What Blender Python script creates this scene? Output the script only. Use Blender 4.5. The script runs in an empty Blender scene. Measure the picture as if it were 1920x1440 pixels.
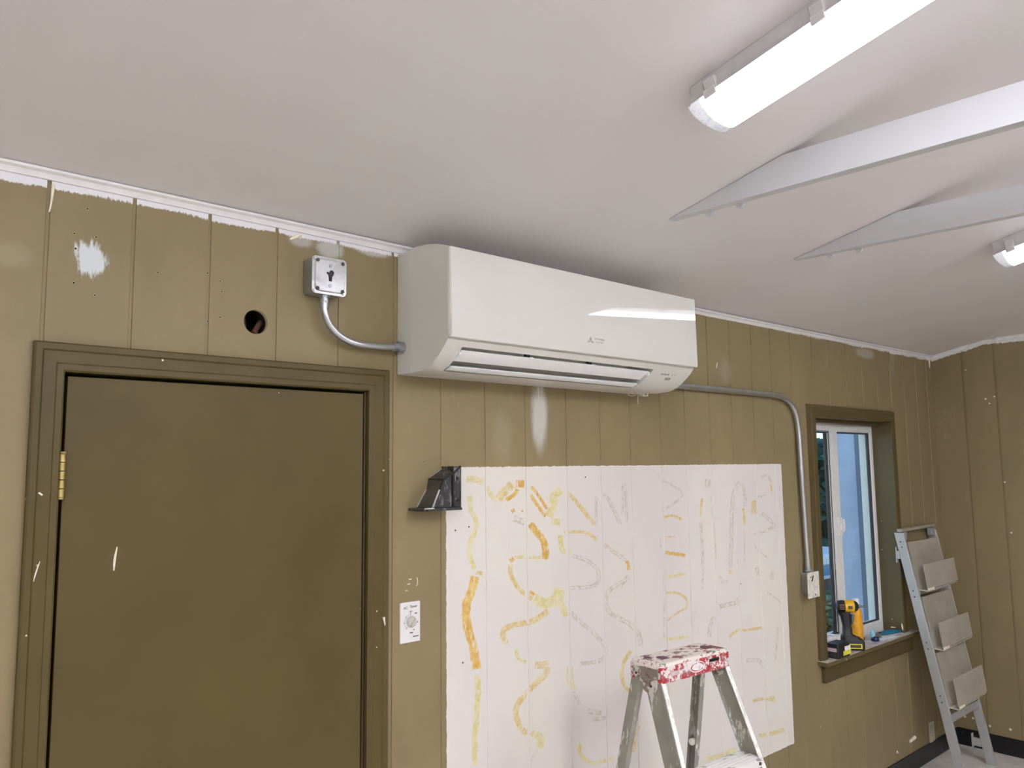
import bpy, bmesh, math, random
from mathutils import Vector, Matrix, Euler

random.seed(7)
sc = bpy.context.scene
COL = sc.collection
PI = math.pi

# ------------------------------------------------------------------ camera
# wall_back is the plane y = 0, x runs to the right along it, the camera stands two metres in front
CAM = Vector((0.0, -2.0, 1.72))
YAW, PITCH, ROLL, FPX = 0.72365716, 0.10596107, -0.01139625, 1477.92
fw = Vector((math.sin(YAW) * math.cos(PITCH), math.cos(YAW) * math.cos(PITCH), math.sin(PITCH)))
rt = Vector((math.cos(YAW), -math.sin(YAW), 0))
up = rt.cross(fw)
rt2 = rt * math.cos(ROLL) + up * math.sin(ROLL)
up2 = -rt * math.sin(ROLL) + up * math.cos(ROLL)
cd = bpy.data.cameras.new('camera')
cam = bpy.data.objects.new('camera', cd)
COL.objects.link(cam)
cd.sensor_width = 36.0
cd.lens = 36.0 * FPX / 1920.0
cd.clip_start = 0.02
M = Matrix((rt2, up2, -fw)).transposed().to_4x4()
M.translation = CAM
cam.matrix_world = M
sc.camera = cam

# ------------------------------------------------------------------ sky and exposure
w = bpy.data.worlds.new('sky')
sc.world = w
w.use_nodes = True
wn = w.node_tree
bg = wn.nodes['Background']
sky = wn.nodes.new('ShaderNodeTexSky')
sky.sky_type = 'HOSEK_WILKIE'
sky.turbidity = 2.5
sky.sun_direction = Vector((-0.5, 0.6, 0.55)).normalized()
wn.links.new(sky.outputs[0], bg.inputs[0])
SKY_STRENGTH = 10.0
bg.inputs[1].default_value = SKY_STRENGTH
sc.view_settings.view_transform = 'Standard'
sc.view_settings.look = 'None'
sc.view_settings.gamma = 1.0
sc.view_settings.exposure = 0.0
sc.view_settings.use_curve_mapping = False
LAMP = 12.6          # strength of the fluorescent-style lenses
LAMP_COLOR = (0.975, 0.99, 1.095)

# ------------------------------------------------------------------ helpers
def lin(r, g, b):
    def f(c):
        c /= 255.0
        return c / 12.92 if c <= 0.04045 else ((c + 0.055) / 1.055) ** 2.4
    return (f(r), f(g), f(b), 1.0)

class N:
    """small helper for node trees"""
    def __init__(self, name):
        self.m = bpy.data.materials.new(name)
        self.m.use_nodes = True
        self.t = self.m.node_tree
        self.b = self.t.nodes['Principled BSDF']
        self.out = self.t.nodes['Material Output']
        self.tc = None
    def n(self, kind, **kw):
        x = self.t.nodes.new(kind)
        for k, v in kw.items():
            setattr(x, k, v)
        return x
    def link(self, a, b):
        self.t.links.new(a, b)
    def set(self, sock, v):
        if hasattr(v, 'is_output') or isinstance(v, bpy.types.NodeSocket):
            self.link(v, sock)
        else:
            sock.default_value = v
    def coord(self, which='Object'):
        if not self.tc:
            self.tc = self.n('ShaderNodeTexCoord')
        return self.tc.outputs[which]
    def xyz(self):
        s = self.n('ShaderNodeSeparateXYZ')
        self.link(self.coord(), s.inputs[0])
        return s.outputs
    def math(self, op, a, b=0.0, c=0.0, clamp=False):
        x = self.n('ShaderNodeMath', operation=op, use_clamp=clamp)
        self.set(x.inputs[0], a); self.set(x.inputs[1], b); self.set(x.inputs[2], c)
        return x.outputs[0]
    def noise(self, scale, detail=3.0, rough=0.55, stretch=None, vec=None):
        x = self.n('ShaderNodeTexNoise')
        x.inputs['Scale'].default_value = scale
        x.inputs['Detail'].default_value = detail
        x.inputs['Roughness'].default_value = rough
        v = vec or self.coord()
        if stretch:
            mp = self.n('ShaderNodeMapping')
            mp.inputs['Scale'].default_value = stretch
            self.link(v, mp.inputs[0]); v = mp.outputs[0]
        self.link(v, x.inputs['Vector'])
        return x.outputs[0]
    def voro(self, scale, stretch=None):
        x = self.n('ShaderNodeTexVoronoi')
        x.inputs['Scale'].default_value = scale
        v = self.coord()
        if stretch:
            mp = self.n('ShaderNodeMapping')
            mp.inputs['Scale'].default_value = stretch
            self.link(v, mp.inputs[0]); v = mp.outputs[0]
        self.link(v, x.inputs['Vector'])
        return x
    def ramp(self, v, a, b):
        """smooth 0..1 between a and b"""
        x = self.n('ShaderNodeMapRange', interpolation_type='SMOOTHSTEP')
        self.set(x.inputs['Value'], v)
        x.inputs['From Min'].default_value = a; x.inputs['From Max'].default_value = b
        x.inputs['To Min'].default_value = 0.0; x.inputs['To Max'].default_value = 1.0
        return x.outputs[0]
    def mix(self, f, a, b):
        x = self.n('ShaderNodeMix', data_type='RGBA')
        self.set(x.inputs[0], f); self.set(x.inputs[6], a); self.set(x.inputs[7], b)
        return x.outputs[2]
    def bump(self, h, strength=0.2, dist=0.01):
        x = self.n('ShaderNodeBump')
        x.inputs['Strength'].default_value = strength
        x.inputs['Distance'].default_value = dist
        self.link(h, x.inputs['Height'])
        self.link(x.outputs[0], self.b.inputs['Normal'])
    def fin(self, color, rough=0.5, metal=0.0):
        self.set(self.b.inputs['Base Color'], color)
        self.set(self.b.inputs['Roughness'], rough)
        self.b.inputs['Metallic'].default_value = metal
        return self.m

def plain(name, col, rough=0.5, metal=0.0, var=0.06, scale=30.0):
    n = N(name)
    f = n.noise(scale, 3)
    d = tuple(c * (1 - var * 2) for c in col[:3]) + (1,)
    l = tuple(min(1, c * (1 + var * 2)) for c in col[:3]) + (1,)
    return n.fin(n.mix(n.ramp(f, 0.3, 0.7), d, l), rough, metal)

def specked(name, col, rough, spot, scale, thr, var=0.05, metal=0.0, stretch=None):
    """paint with scattered chips of another colour"""
    n = N(name)
    f = n.noise(3.0, 4)
    d = tuple(c * (1 - var * 2) for c in col[:3]) + (1,)
    l = tuple(min(1, c * (1 + var * 2)) for c in col[:3]) + (1,)
    base = n.mix(n.ramp(f, 0.3, 0.7), d, l)
    v = n.voro(scale, stretch)
    sel = n.noise(scale * 0.23, 2)
    m = n.math('MULTIPLY', n.math('LESS_THAN', v.outputs['Distance'], thr), n.math('GREATER_THAN', sel, 0.52))
    return n.fin(n.mix(m, base, spot), rough, metal)

def splatter(name, col, spot, cover, rough=0.45, metal=0.0, scale=22.0, stretch=(1, 1, 1), spot2=None):
    """surface with dried paint smears; cover = noise threshold (lower covers more)"""
    n = N(name)
    a = n.noise(scale, 6, 0.65, stretch)
    b = n.noise(scale * 4.2, 4, 0.6, stretch)
    s = n.math('ADD', n.math('MULTIPLY', a, 0.7), n.math('MULTIPLY', b, 0.3))
    m = n.ramp(s, cover - 0.012, cover + 0.012)
    base = col
    if spot2:
        c = n.noise(scale * 1.7, 5, 0.6, stretch)
        base = n.mix(n.ramp(c, 0.52, 0.56), col, spot2)
    else:
        c = n.noise(scale * 0.8, 4)
        base = n.mix(n.ramp(c, 0.3, 0.7), tuple(x * .82 for x in col[:3]) + (1,), col)
    n.bump(s, 0.15, 0.004)
    mt = n.math('MULTIPLY', n.math('SUBTRACT', 1.0, m), metal)
    mm = n.fin(n.mix(m, base, spot), rough, 0.0)
    n.set(n.b.inputs['Metallic'], mt)
    return mm

def set_props(o, label=None, cat=None, group=None, kind=None):
    if label: o['label'] = label
    if cat: o['category'] = cat
    if group: o['group'] = group
    if kind: o['kind'] = kind
    return o

def thing(name, loc, label=None, cat=None, rot=(0, 0, 0), group=None, kind=None):
    o = bpy.data.objects.new(name, None)
    o.empty_display_size = 0.1
    COL.objects.link(o)
    o.matrix_world = Matrix.Translation(loc) @ Euler(rot).to_matrix().to_4x4()
    return set_props(o, label, cat, group, kind)

class MB:
    def __init__(self):
        self.v = []; self.f = []; self.mi = []; self.uv = None
    def add(self, vs, fs, m=0):
        o = len(self.v)
        self.v += [Vector(p) for p in vs]
        self.f += [[i + o for i in f] for f in fs]
        self.mi += [m] * len(fs)
        return self
    def box(self, x0, x1, y0, y1, z0, z1, m=0):
        vs = [(x, y, z) for x in (x0, x1) for y in (y0, y1) for z in (z0, z1)]
        return self.add(vs, [(0, 1, 3, 2), (4, 6, 7, 5), (0, 4, 5, 1), (2, 3, 7, 6), (0, 2, 6, 4), (1, 5, 7, 3)], m)
    def bar(self, a, b, w, h, upv=(0, 0, 1), m=0):
        """rectangular bar from a to b; w across, h along upv"""
        a = Vector(a); b = Vector(b); d = (b - a).normalized()
        s = d.cross(Vector(upv)).normalized(); u = s.cross(d)
        vs = []
        for p in (a, b):
            for i, j in ((-1, -1), (1, -1), (1, 1), (-1, 1)):
                vs.append(p + s * (w / 2 * i) + u * (h / 2 * j))
        return self.add(vs, [(0, 3, 2, 1), (4, 5, 6, 7), (0, 1, 5, 4), (1, 2, 6, 5), (2, 3, 7, 6), (3, 0, 4, 7)], m)
    def sect(self, a, b, prof, e1, e2, m=0):
        """closed 2D profile (list of (s,t) along e1,e2) swept from a to b"""
        a = Vector(a); b = Vector(b); e1 = Vector(e1); e2 = Vector(e2); k = len(prof)
        vs = [a + e1 * s + e2 * t for s, t in prof] + [b + e1 * s + e2 * t for s, t in prof]
        fs = [(i, (i + 1) % k, k + (i + 1) % k, k + i) for i in range(k)] + [tuple(range(k))[::-1], tuple(range(k, 2 * k))]
        return self.add(vs, fs, m)
    def loft(self, rings, m=0, caps=True):
        k = len(rings[0]); vs = [p for r in rings for p in r]; fs = []
        for j in range(len(rings) - 1):
            for i in range(k):
                fs.append((j * k + i, j * k + (i + 1) % k, (j + 1) * k + (i + 1) % k, (j + 1) * k + i))
        if caps:
            fs.append(tuple(range(k))[::-1]); fs.append(tuple(range((len(rings) - 1) * k, len(rings) * k)))
        return self.add(vs, fs, m)
    def cyl(self, a, b, r, r2=None, seg=20, m=0):
        a = Vector(a); b = Vector(b); d = (b - a).normalized()
        s = d.orthogonal().normalized(); u = d.cross(s)
        r2 = r if r2 is None else r2
        R = [[p + (s * math.cos(2 * PI * i / seg) + u * math.sin(2 * PI * i / seg)) * q for i in range(seg)] for p, q in ((a, r), (b, r2))]
        return self.loft(R, m)
    def tube(self, pts, r, seg=14, m=0):
        pts = [Vector(p) for p in pts]; rings = []; s = None
        for i, p in enumerate(pts):
            d = (pts[min(i + 1, len(pts) - 1)] - pts[max(i - 1, 0)]).normalized()
            if s is None: s = d.orthogonal().normalized()
            s = (s - d * s.dot(d)).normalized(); u = d.cross(s)
            q = r[i] if isinstance(r, (list, tuple)) else r
            rings.append([p + (s * math.cos(2 * PI * k / seg) + u * math.sin(2 * PI * k / seg)) * q for k in range(seg)])
        return self.loft(rings, m)
    def lathe(self, prof, c=(0, 0, 0), seg=28, axis='Z', m=0):
        c = Vector(c); rings = []
        for r, h in prof:
            ring = []
            for i in range(seg):
                a = 2 * PI * i / seg; p = (r * math.cos(a), r * math.sin(a))
                ring.append(c + Vector({'Z': (p[0], p[1], h), 'Y': (p[0], h, p[1]), 'X': (h, p[0], p[1])}[axis]))
            rings.append(ring)
        return self.loft(rings, m)
    def build(self, name, mats, parent=None, bevel=0.0, segs=2, smooth=None, local=False, kind=None):
        me = bpy.data.meshes.new(name)
        vs = self.v
        if parent is not None and not local:
            mi = WORLD[parent.name].inverted() if parent.name in WORLD else parent.matrix_world.inverted()
            vs = [mi @ p for p in vs]
        me.from_pydata([tuple(p) for p in vs], [], self.f)
        if not isinstance(mats, (list, tuple)): mats = [mats]
        for mt in mats: me.materials.append(mt)
        for p, i in zip(me.polygons, self.mi): p.material_index = i
        bm = bmesh.new(); bm.from_mesh(me)
        if self.uv is None:
            bmesh.ops.recalc_face_normals(bm, faces=bm.faces)
        bm.to_mesh(me); bm.free()
        if self.uv is not None:
            l = me.uv_layers.new(name='UVMap')
            for p in me.polygons:
                for li in p.loop_indices:
                    l.data[li].uv = self.uv[me.loops[li].vertex_index]
        o = bpy.data.objects.new(name, me)
        COL.objects.link(o)
        if parent is not None:
            o.parent = parent
            WORLD[o.name] = WORLD.get(parent.name, parent.matrix_world.copy())
        if bevel:
            b = o.modifiers.new('bevel', 'BEVEL'); b.width = bevel; b.segments = segs
            b.limit_method = 'ANGLE'; b.angle_limit = math.radians(40)
        if smooth is not None or bevel:
            for p in me.polygons: p.use_smooth = True
            me.set_sharp_from_angle(angle=math.radians(smooth if smooth is not None else 40))
        if kind: o['kind'] = kind
        return o
WORLD = {}

def rrect(cx, cy, w, h, r, n=5):
    pts = []
    for sx, sy, a0 in ((1, 1, 0), (-1, 1, 90), (-1, -1, 180), (1, -1, 270)):
        for i in range(n + 1):
            a = math.radians(a0 + 90 * i / n)
            pts.append((cx + sx * (w / 2 - r) + r * math.cos(a), cy + sy * (h / 2 - r) + r * math.sin(a)))
    return pts

def bez(pts, n=10):
    """Catmull-Rom through pts (tuples of any length)"""
    out = []; k = len(pts)
    if k < 2: return list(pts)
    for i in range(k - 1):
        p0 = pts[max(i - 1, 0)]; p1 = pts[i]; p2 = pts[i + 1]; p3 = pts[min(i + 2, k - 1)]
        for s in range(n):
            t = s / n
            out.append(tuple(0.5 * (2 * b + (c - a) * t + (2 * a - 5 * b + 4 * c - d) * t * t + (-a + 3 * b - 3 * c + d) * t ** 3)
                             for a, b, c, d in zip(p0, p1, p2, p3)))
    out.append(tuple(pts[-1]))
    return out

def text_mesh(name, body, size, mat, parent, mtx, depth=0.0004):
    """printed or hand-written characters as a thin mesh"""
    cu = bpy.data.curves.new('txt', 'FONT'); cu.body = body; cu.size = size; cu.extrude = depth
    cu.align_x = 'CENTER'; cu.align_y = 'CENTER'; cu.resolution_u = 3
    to = bpy.data.objects.new('txt', cu); COL.objects.link(to)
    dg = bpy.context.evaluated_depsgraph_get()
    me = bpy.data.meshes.new_from_object(to.evaluated_get(dg))
    bpy.data.objects.remove(to)
    inv = WORLD.get(parent.name, parent.matrix_world.copy()).inverted()
    me.transform(inv @ mtx)
    me.materials.clear(); me.materials.append(mat)
    o = bpy.data.objects.new(name, me); COL.objects.link(o); o.parent = parent
    return o

# ------------------------------------------------------------------ materials
WHITE = lin(226, 223, 218)
def wall_material(name, back):
    n = N(name)
    x, y, z = n.xyz()
    OL = lin(137, 122, 89)
    big = n.noise(1.6, 4); fine = n.noise(9.0, 5, 0.6, (1, 1, 0.35))
    v = n.math('ADD', n.math('MULTIPLY', big, 0.6), n.math('MULTIPLY', fine, 0.4))
    col = n.mix(n.ramp(v, 0.35, 0.65), tuple(c * 0.93 for c in OL[:3]) + (1,), tuple(c * 1.07 for c in OL[:3]) + (1,))
    # pale rubbed scuffs, longer than wide
    sc1 = n.noise(5.5, 6, 0.7, (1.0, 1.0, 0.5))
    col = n.mix(n.math('MULTIPLY', n.ramp(sc1, 0.63, 0.73), 0.16), col, lin(190, 180, 158))
    # cream chips
    vo = n.voro(17.0, (1, 1, 0.7)); sel = n.noise(2.3, 2)
    chip = n.math('MULTIPLY', n.math('LESS_THAN', vo.outputs['Distance'], 0.05), n.math('GREATER_THAN', sel, 0.63))
    col = n.mix(n.math('MULTIPLY', chip, 0.8), col, lin(215, 205, 170))
    edge = n.noise(45.0, 5, 0.7, (1, 1, 0.5)); wave = n.noise(6.0, 3)
    if back:
        def blob(cx, cz, rx, rz, amt, colr, str_=(1, 1, 0.16), nscale=60.0, soft=0.25, namt=1.1):
            nonlocal col
            dx = n.math('DIVIDE', n.math('SUBTRACT', x, cx), rx); dz = n.math('DIVIDE', n.math('SUBTRACT', z, cz), rz)
            d = n.math('SQRT', n.math('ADD', n.math('POWER', n.math('ABSOLUTE', dx), 2.0), n.math('POWER', n.math('ABSOLUTE', dz), 2.0)))
            s = n.noise(nscale, 4, 0.7, str_)
            d2 = n.math('ADD', d, n.math('MULTIPLY', n.math('SUBTRACT', s, 0.5), namt))
            m = n.math('MULTIPLY', n.math('SUBTRACT', 1.0, n.ramp(d2, 0.8 - soft, 0.8 + soft)), amt)
            col = n.mix(m, col, colr)
        blob(0.456, 2.217, 0.040, 0.046, 0.93, lin(216, 222, 224), (1, 0.3, 0.2), 110.0, 0.2, 1.9)         # filler dab
        blob(1.893, 1.900, 0.043, 0.140, 0.74, lin(205, 206, 200), soft=0.35, namt=0.6)          # filler under the unit
        blob(0.985, 2.362, 0.042, 0.026, 0.5, lin(205, 205, 198), (1, 1, 1), 30, 0.3, 0.5)
        blob(1.075, 2.352, 0.05, 0.034, 0.7, lin(205, 205, 200), (1, 1, 1), 30, 0.3, 0.5)
        blob(1.215, 2.372, 0.075, 0.022, 0.6, lin(208, 208, 202), (1, 1, 1), 30, 0.3, 0.5)
        blob(4.45, 2.345, 0.14, 0.035, 0.5, lin(190, 190, 178), (1, 1, 1), 20, 0.3, 0.6)
        blob(4.80, 2.31, 0.05, 0.10, 0.18, lin(190, 190, 178), (1, 1, 0.6), 30, 0.4, 0.6)
        blob(3.05, 2.14, 0.055, 0.07, 0.14, lin(200, 195, 180), (1, 1, 0.6), 30, 0.4, 0.6)
        blob(0.30, 2.20, 0.05, 0.035, 0.14, lin(205, 195, 170), (1, 1, 1), 30, 0.4, 0.6)
        blob(1.72, 1.82, 0.05, 0.10, 0.12, lin(200, 195, 170), (1, 1, 0.5), 40, 0.4, 0.7)
        # white primer square
        e = n.math('MULTIPLY', n.math('SUBTRACT', edge, 0.5), 0.012)
        xe = n.math('ADD', x, e); ze = n.math('ADD', z, e)
        m = n.math('MULTIPLY', n.math('MULTIPLY', n.math('GREATER_THAN', xe, 1.487), n.math('LESS_THAN', xe, 3.487)),
                   n.math('MULTIPLY', n.math('GREATER_THAN', ze, 0.437), n.math('LESS_THAN', ze, 1.724)))
        pw = n.noise(2.5, 5, 0.6, (1, 1, 0.6)); pd = n.noise(14.0, 6, 0.7, (1, 1, 0.3))
        prim = n.mix(n.ramp(pw, 0.35, 0.65), lin(220, 213, 208), lin(223, 218, 208))
        prim = n.mix(n.math('MULTIPLY', n.ramp(pd, 0.62, 0.75), 0.28), prim, lin(178, 170, 160))
        col = n.mix(m, col, prim)
        # ceiling paint run over onto the top of the boards
        brush = n.noise(140.0, 4, 0.75, (1, 1, 0.22))
        zz = n.math('ADD', z, n.math('ADD', n.math('MULTIPLY', n.math('SUBTRACT', brush, 0.5), 0.024), n.math('MULTIPLY', n.math('SUBTRACT', wave, 0.5), 0.028)))
        left = n.ramp(x, 2.4, 2.7)
        m = n.ramp(n.math('SUBTRACT', zz, n.math('MULTIPLY', left, 0.009)), 2.3660, 2.3710)
        m = n.math('MULTIPLY', m, n.math('LESS_THAN', y, 0.0007))            # the brush skipped the board joints
        col = n.mix(m, col, lin(232, 231, 233))
    else:
        top = n.math('MINIMUM', n.math('SUBTRACT', 2.405, n.math('MULTIPLY', y, 0.2249)), 2.476)
        zz = n.math('ADD', z, n.math('ADD', n.math('MULTIPLY', n.math('SUBTRACT', edge, 0.5), 0.03), n.math('MULTIPLY', n.math('SUBTRACT', wave, 0.5), 0.03)))
        m = n.ramp(n.math('SUBTRACT', zz, top), -0.034, -0.030)
        col = n.mix(m, col, lin(226, 224, 220))
    n.bump(n.noise(35.0, 4), 0.05, 0.004)
    return n.fin(col, 0.47)

M_wall = wall_material('olive_board_paint', True)
M_wallr = wall_material('olive_board_paint_gable', False)
M_door = specked('brown_door_paint', lin(86, 73, 37), 0.5, lin(205, 192, 160), 14.0, 0.022)
M_casing = specked('olive_trim_paint', lin(84, 72, 38), 0.45, lin(215, 205, 175), 26.0, 0.07)
M_dark = plain('gap_shade', lin(18, 15, 12), 0.8)  # near-black puts the shade of gaps and holes into the colour
n_ = N('ceiling_paint'); f_ = n_.noise(0.9, 3)
n_.bump(n_.noise(60.0, 3), 0.03, 0.002)
M_ceil = n_.fin(n_.mix(n_.ramp(f_, 0.3, 0.7), lin(223, 217, 216), lin(225, 222, 218)), 0.6)
M_white = plain('white_gloss_paint', lin(232, 230, 228), 0.4, var=0.015)
M_base = specked('black_rubber_base', lin(24, 24, 27), 0.35, lin(150, 150, 150), 30.0, 0.05)
n_ = N('dusty_floor'); a_ = n_.noise(3.0, 6, 0.65); b_ = n_.noise(25.0, 5, 0.7)
c_ = n_.mix(n_.ramp(a_, 0.4, 0.62), lin(202, 196, 189), lin(222, 218, 212))
c_ = n_.mix(n_.math('MULTIPLY', n_.ramp(b_, 0.6, 0.72), 0.5), c_, lin(120, 112, 104))
M_floor = n_.fin(c_, 0.7)

for m_ in (M_door, M_casing, M_wall, M_wallr):
    m_.node_tree.nodes['Principled BSDF'].inputs['Specular IOR Level'].default_value = 0.3

# ------------------------------------------------------------------ the room
ZC = 2.405; SL = 0.2249; RIDGE = -2.3; YB = -4.6; XL = -1.3; XR = 5.4
def ceil_z(y):
    return ZC - SL * y if y > RIDGE else ZC - SL * (YB - y) * 1.0 - 0.0
def czz(y):
    return ZC + SL * (-y if y >= RIDGE else (y - YB))

GROOVES = [-1.107, -0.923, -0.739, -0.554, -0.370, -0.186, -0.002, 0.182, 0.365, 0.548, 0.731, 0.914, 1.101, 1.287, 1.464, 1.644, 1.823, 2.022, 2.202, 2.376,
           2.566, 2.730, 2.909, 3.082, 3.261, 3.432, 3.617, 3.832, 4.012, 4.200, 4.396, 4.580, 4.765, 4.950, 5.130, 5.300]
def profile(lo, hi, grooves, gw=0.0095, gd=0.0032):
    pts = [(lo, 0.0)]
    for g in grooves:
        if lo + gw < g < hi - gw:
            pts += [(g - gw / 2, 0.0), (g - gw / 2 + 0.0015, gd), (g + gw / 2 - 0.0015, gd), (g + gw / 2, 0.0)]
    return pts + [(hi, 0.0)]

def depth_at(pts, x):
    for (a, d), (b, e) in zip(pts, pts[1:]):
        if a <= x <= b: return d + (e - d) * (x - a) / max(b - a, 1e-9)
    return 0.0

HX, HZ, HR = 0.860, 2.114, 0.033
pr = profile(XL, XR, GROOVES)
cuts = [0.40, 1.212, 3.80, 4.712, HX - 0.05, HX + 0.05]
xs = sorted(set([p[0] for p in pr] + cuts))
mb = MB()
for a, b in zip(xs, xs[1:]):
    mid = (a + b) / 2
    rng = [(0.0, ZC)]
    if 0.40 < mid < 1.212: rng = [(1.955, ZC)]
    if 3.80 < mid < 4.712: rng = [(0.0, 0.752), (1.968, ZC)]
    if abs(mid - HX) < 0.05: rng = [(1.955, HZ - 0.05), (HZ + 0.05, ZC)]
    da, db = depth_at(pr, a), depth_at(pr, b)
    for z0, z1 in rng:
        mb.add([(a, da, z0), (b, db, z0), (b, db, z1), (a, da, z1)], [(0, 1, 2, 3)])
K = 32                                                     # ring of faces round the drilled hole
ring_i = []; ring_o = []
for i in range(K):
    t = 2 * PI * i / K; c, s = math.cos(t), math.sin(t); q = 0.05 / max(abs(c), abs(s))
    ring_i.append((HX + HR * c, 0, HZ + HR * s)); ring_o.append((HX + q * c, 0, HZ + q * s))
mb.add(ring_o + ring_i, [(i, (i + 1) % K, K + (i + 1) % K, K + i) for i in range(K)])
wall_back = mb.build('wall_back', M_wall)
wall_back['kind'] = 'structure'
# drilled pipe hole: raw rim, dark cavity and something brown behind
M_raw = plain('raw_hole_rim', lin(176, 160, 128), 0.8)
M_brown = plain('brown_cavity', lin(92, 58, 40), 0.8)
mb = MB()
inner = [(HX + HR * math.cos(2 * PI * i / K), HZ + HR * math.sin(2 * PI * i / K)) for i in range(K)]
mb.loft([[(x, 0.0, z) for x, z in inner], [(x, 0.014, z) for x, z in inner]], 0, False)
mb.loft([[(x, 0.014, z) for x, z in inner], [(HX + (x - HX) * 1.5, 0.12, HZ + (z - HZ) * 1.5) for x, z in inner]], 1, False)
mb.add([(HX + (x - HX) * 1.5, 0.12, HZ + (z - HZ) * 1.5) for x, z in inner], [tuple(range(K))], 1)
mb.tube([(HX - 0.018, 0.04, HZ - 0.045), (HX - 0.02, 0.045, HZ - 0.005), (HX - 0.012, 0.07, HZ + 0.03)], 0.011, 10, 2)
mb.tube([(HX + 0.03, 0.03, HZ - 0.04), (HX + 0.012, 0.04, HZ - 0.022), (HX + 0.035, 0.05, HZ + 0.01)], 0.009, 10, 2)
mb.build('pipe_hole', [M_raw, M_dark, M_brown], wall_back, smooth=50)
# old screw holes in the boards
mb = MB()
for x, z in [(0.42, 2.271), (0.466, 2.271), (0.424, 2.236), (0.607, 2.208), (0.728, 2.226), (0.762, 2.21), (0.766, 2.183), (0.424, 2.155), (0.469, 2.132),
             (0.732, 2.10), (0.764, 2.115), (0.445, 2.335), (1.402, 1.742), (1.523, 1.527), (1.577, 1.535), (2.12, 1.683), (3.1, 1.2), (1.55, 1.12)]:
    mb.cyl((x, -0.0004, z), (x, 0.0006, z), 0.0032, seg=10, m=0)
    mb.cyl((x, -0.0009, z), (x, 0.0006, z), 0.0021, seg=10, m=1)
mb.build('screw_hole', [plain('hole_rim', lin(176, 164, 124), 0.7), M_dark], wall_back)
# runs and drips of white and cream paint
mb = MB()
M_cream = plain('cream_drip', lin(236, 228, 205), 0.45)
for pts, r in [([(0.372, -0.001, 2.376), (0.371, -0.001, 2.35), (0.369, -0.001, 2.325), (0.3665, -0.001, 2.31)], [0.004, 0.003, 0.0022, 0.0018]),
               ([(0.952, -0.001, 2.356), (0.968, -0.001, 2.366), (0.984, -0.001, 2.376)], [0.003, 0.005, 0.005]),
               ([(1.888, -0.001, 2.0), (1.888, -0.001, 1.96)], [0.002, 0.0012]),
               ([(2.43, -0.001, 2.0), (2.43, -0.001, 1.965)], [0.0016, 0.001]),
               ([(2.985, -0.001, 2.175), (2.975, -0.001, 2.15)], [0.002, 0.003]),
               ([(5.36, -0.001, 2.38), (5.365, -0.001, 2.33)], [0.008, 0.002]),
               ([(5.30, -0.001, 0.19), (5.31, -0.001, 0.18)], [0.006, 0.004]), ([(4.55, -0.001, 0.15), (4.56, -0.001, 0.14)], [0.006, 0.004]),
               ([(4.72, -0.001, 0.165), (4.79, -0.001, 0.172)], [0.008, 0.010])]:
    mb.tube(bez(pts, 5), [q[0] for q in bez([(k,) for k in r], 5)], 8)
for z in (1.32, 1.338, 1.352):
    mb.cyl((1.335 + (z - 1.32) * 0.4, -0.001, z + 0.042), (1.345 + (z - 1.32) * 0.4, -0.001, z + 0.042), 0.0015, seg=8)
mb.tube([(1.372 + 0.008 * math.cos(t), -0.0005, 1.385 + 0.014 * math.sin(t)) for t in [k * 0.25 - 1.2 for k in range(10)]], 0.0014, 6)
mb.build('paint_drip', M_cream, wall_back, smooth=60)

# dried adhesive left on the primer square
def trail_material(name, c1, c2, c3, kind):
    n = N(name)
    uv = n.n('ShaderNodeUVMap'); s = n.n('ShaderNodeSeparateXYZ'); n.link(uv.outputs[0], s.inputs[0])
    v = n.math('ABSOLUTE', s.outputs[1])
    a = n.noise(55.0, 5, 0.65); b = n.noise(18.0, 4, 0.6); c = n.noise(110.0, 4, 0.65, (1, 1, 0.3))
    pw = n.noise(2.5, 5, 0.6, (1, 1, 0.6))
    prim = n.mix(n.ramp(pw, 0.35, 0.65), lin(220, 213, 208), lin(223, 218, 208))
    col = n.mix(n.ramp(a, 0.40, 0.60), c1, c2)
    col = n.mix(n.ramp(b, 0.46, 0.62), col, c3)
    cs = n.math('SUBTRACT', c, 0.5)
    edge = n.math('ADD', v, n.math('MULTIPLY', cs, 0.9))
    m = n.math('SUBTRACT', 1.0, n.ramp(edge, 0.62, 0.98))
    ends = n.ramp(n.math('ADD', s.outputs[0], n.math('MULTIPLY', cs, 0.012)), 0.0015, 0.0075)
    m = n.math('MULTIPLY', m, ends)
    streak = n.ramp(n.math('ADD', c, n.math('MULTIPLY', a, 0.25)), 0.68, 0.76)
    if kind == 'g':
        keep = n.ramp(n.math('ADD', n.math('MULTIPLY', v, 0.18), a), 0.44, 0.74)
        m = n.math('MULTIPLY', n.math('MULTIPLY', m, keep), 0.68)
    else:
        m = n.math('MULTIPLY', m, n.math('SUBTRACT', 1.0, n.math('MULTIPLY', streak, 0.8)))
        dim = n.ramp(n.noise(9.0, 3), 0.25, 0.5)
        m = n.math('MULTIPLY', m, n.math('ADD', 0.55, n.math('MULTIPLY', dim, 0.45)))
    n.bump(a, 0.25, 0.002)
    return n.fin(n.mix(m, prim, col), 0.42)
M_trail = {'o': trail_material('amber_adhesive', lin(204, 158, 76), lin(216, 178, 98), lin(222, 194, 120), 'o'),
           'm': trail_material('tan_adhesive', lin(205, 178, 112), lin(216, 196, 142), lin(220, 206, 166), 'm'),
           'p': trail_material('pale_adhesive', lin(206, 196, 132), lin(218, 208, 156), lin(222, 212, 170), 'p'),
           'g': trail_material('grey_adhesive', lin(150, 143, 126), lin(172, 164, 146), lin(190, 176, 140), 'g')}
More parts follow.
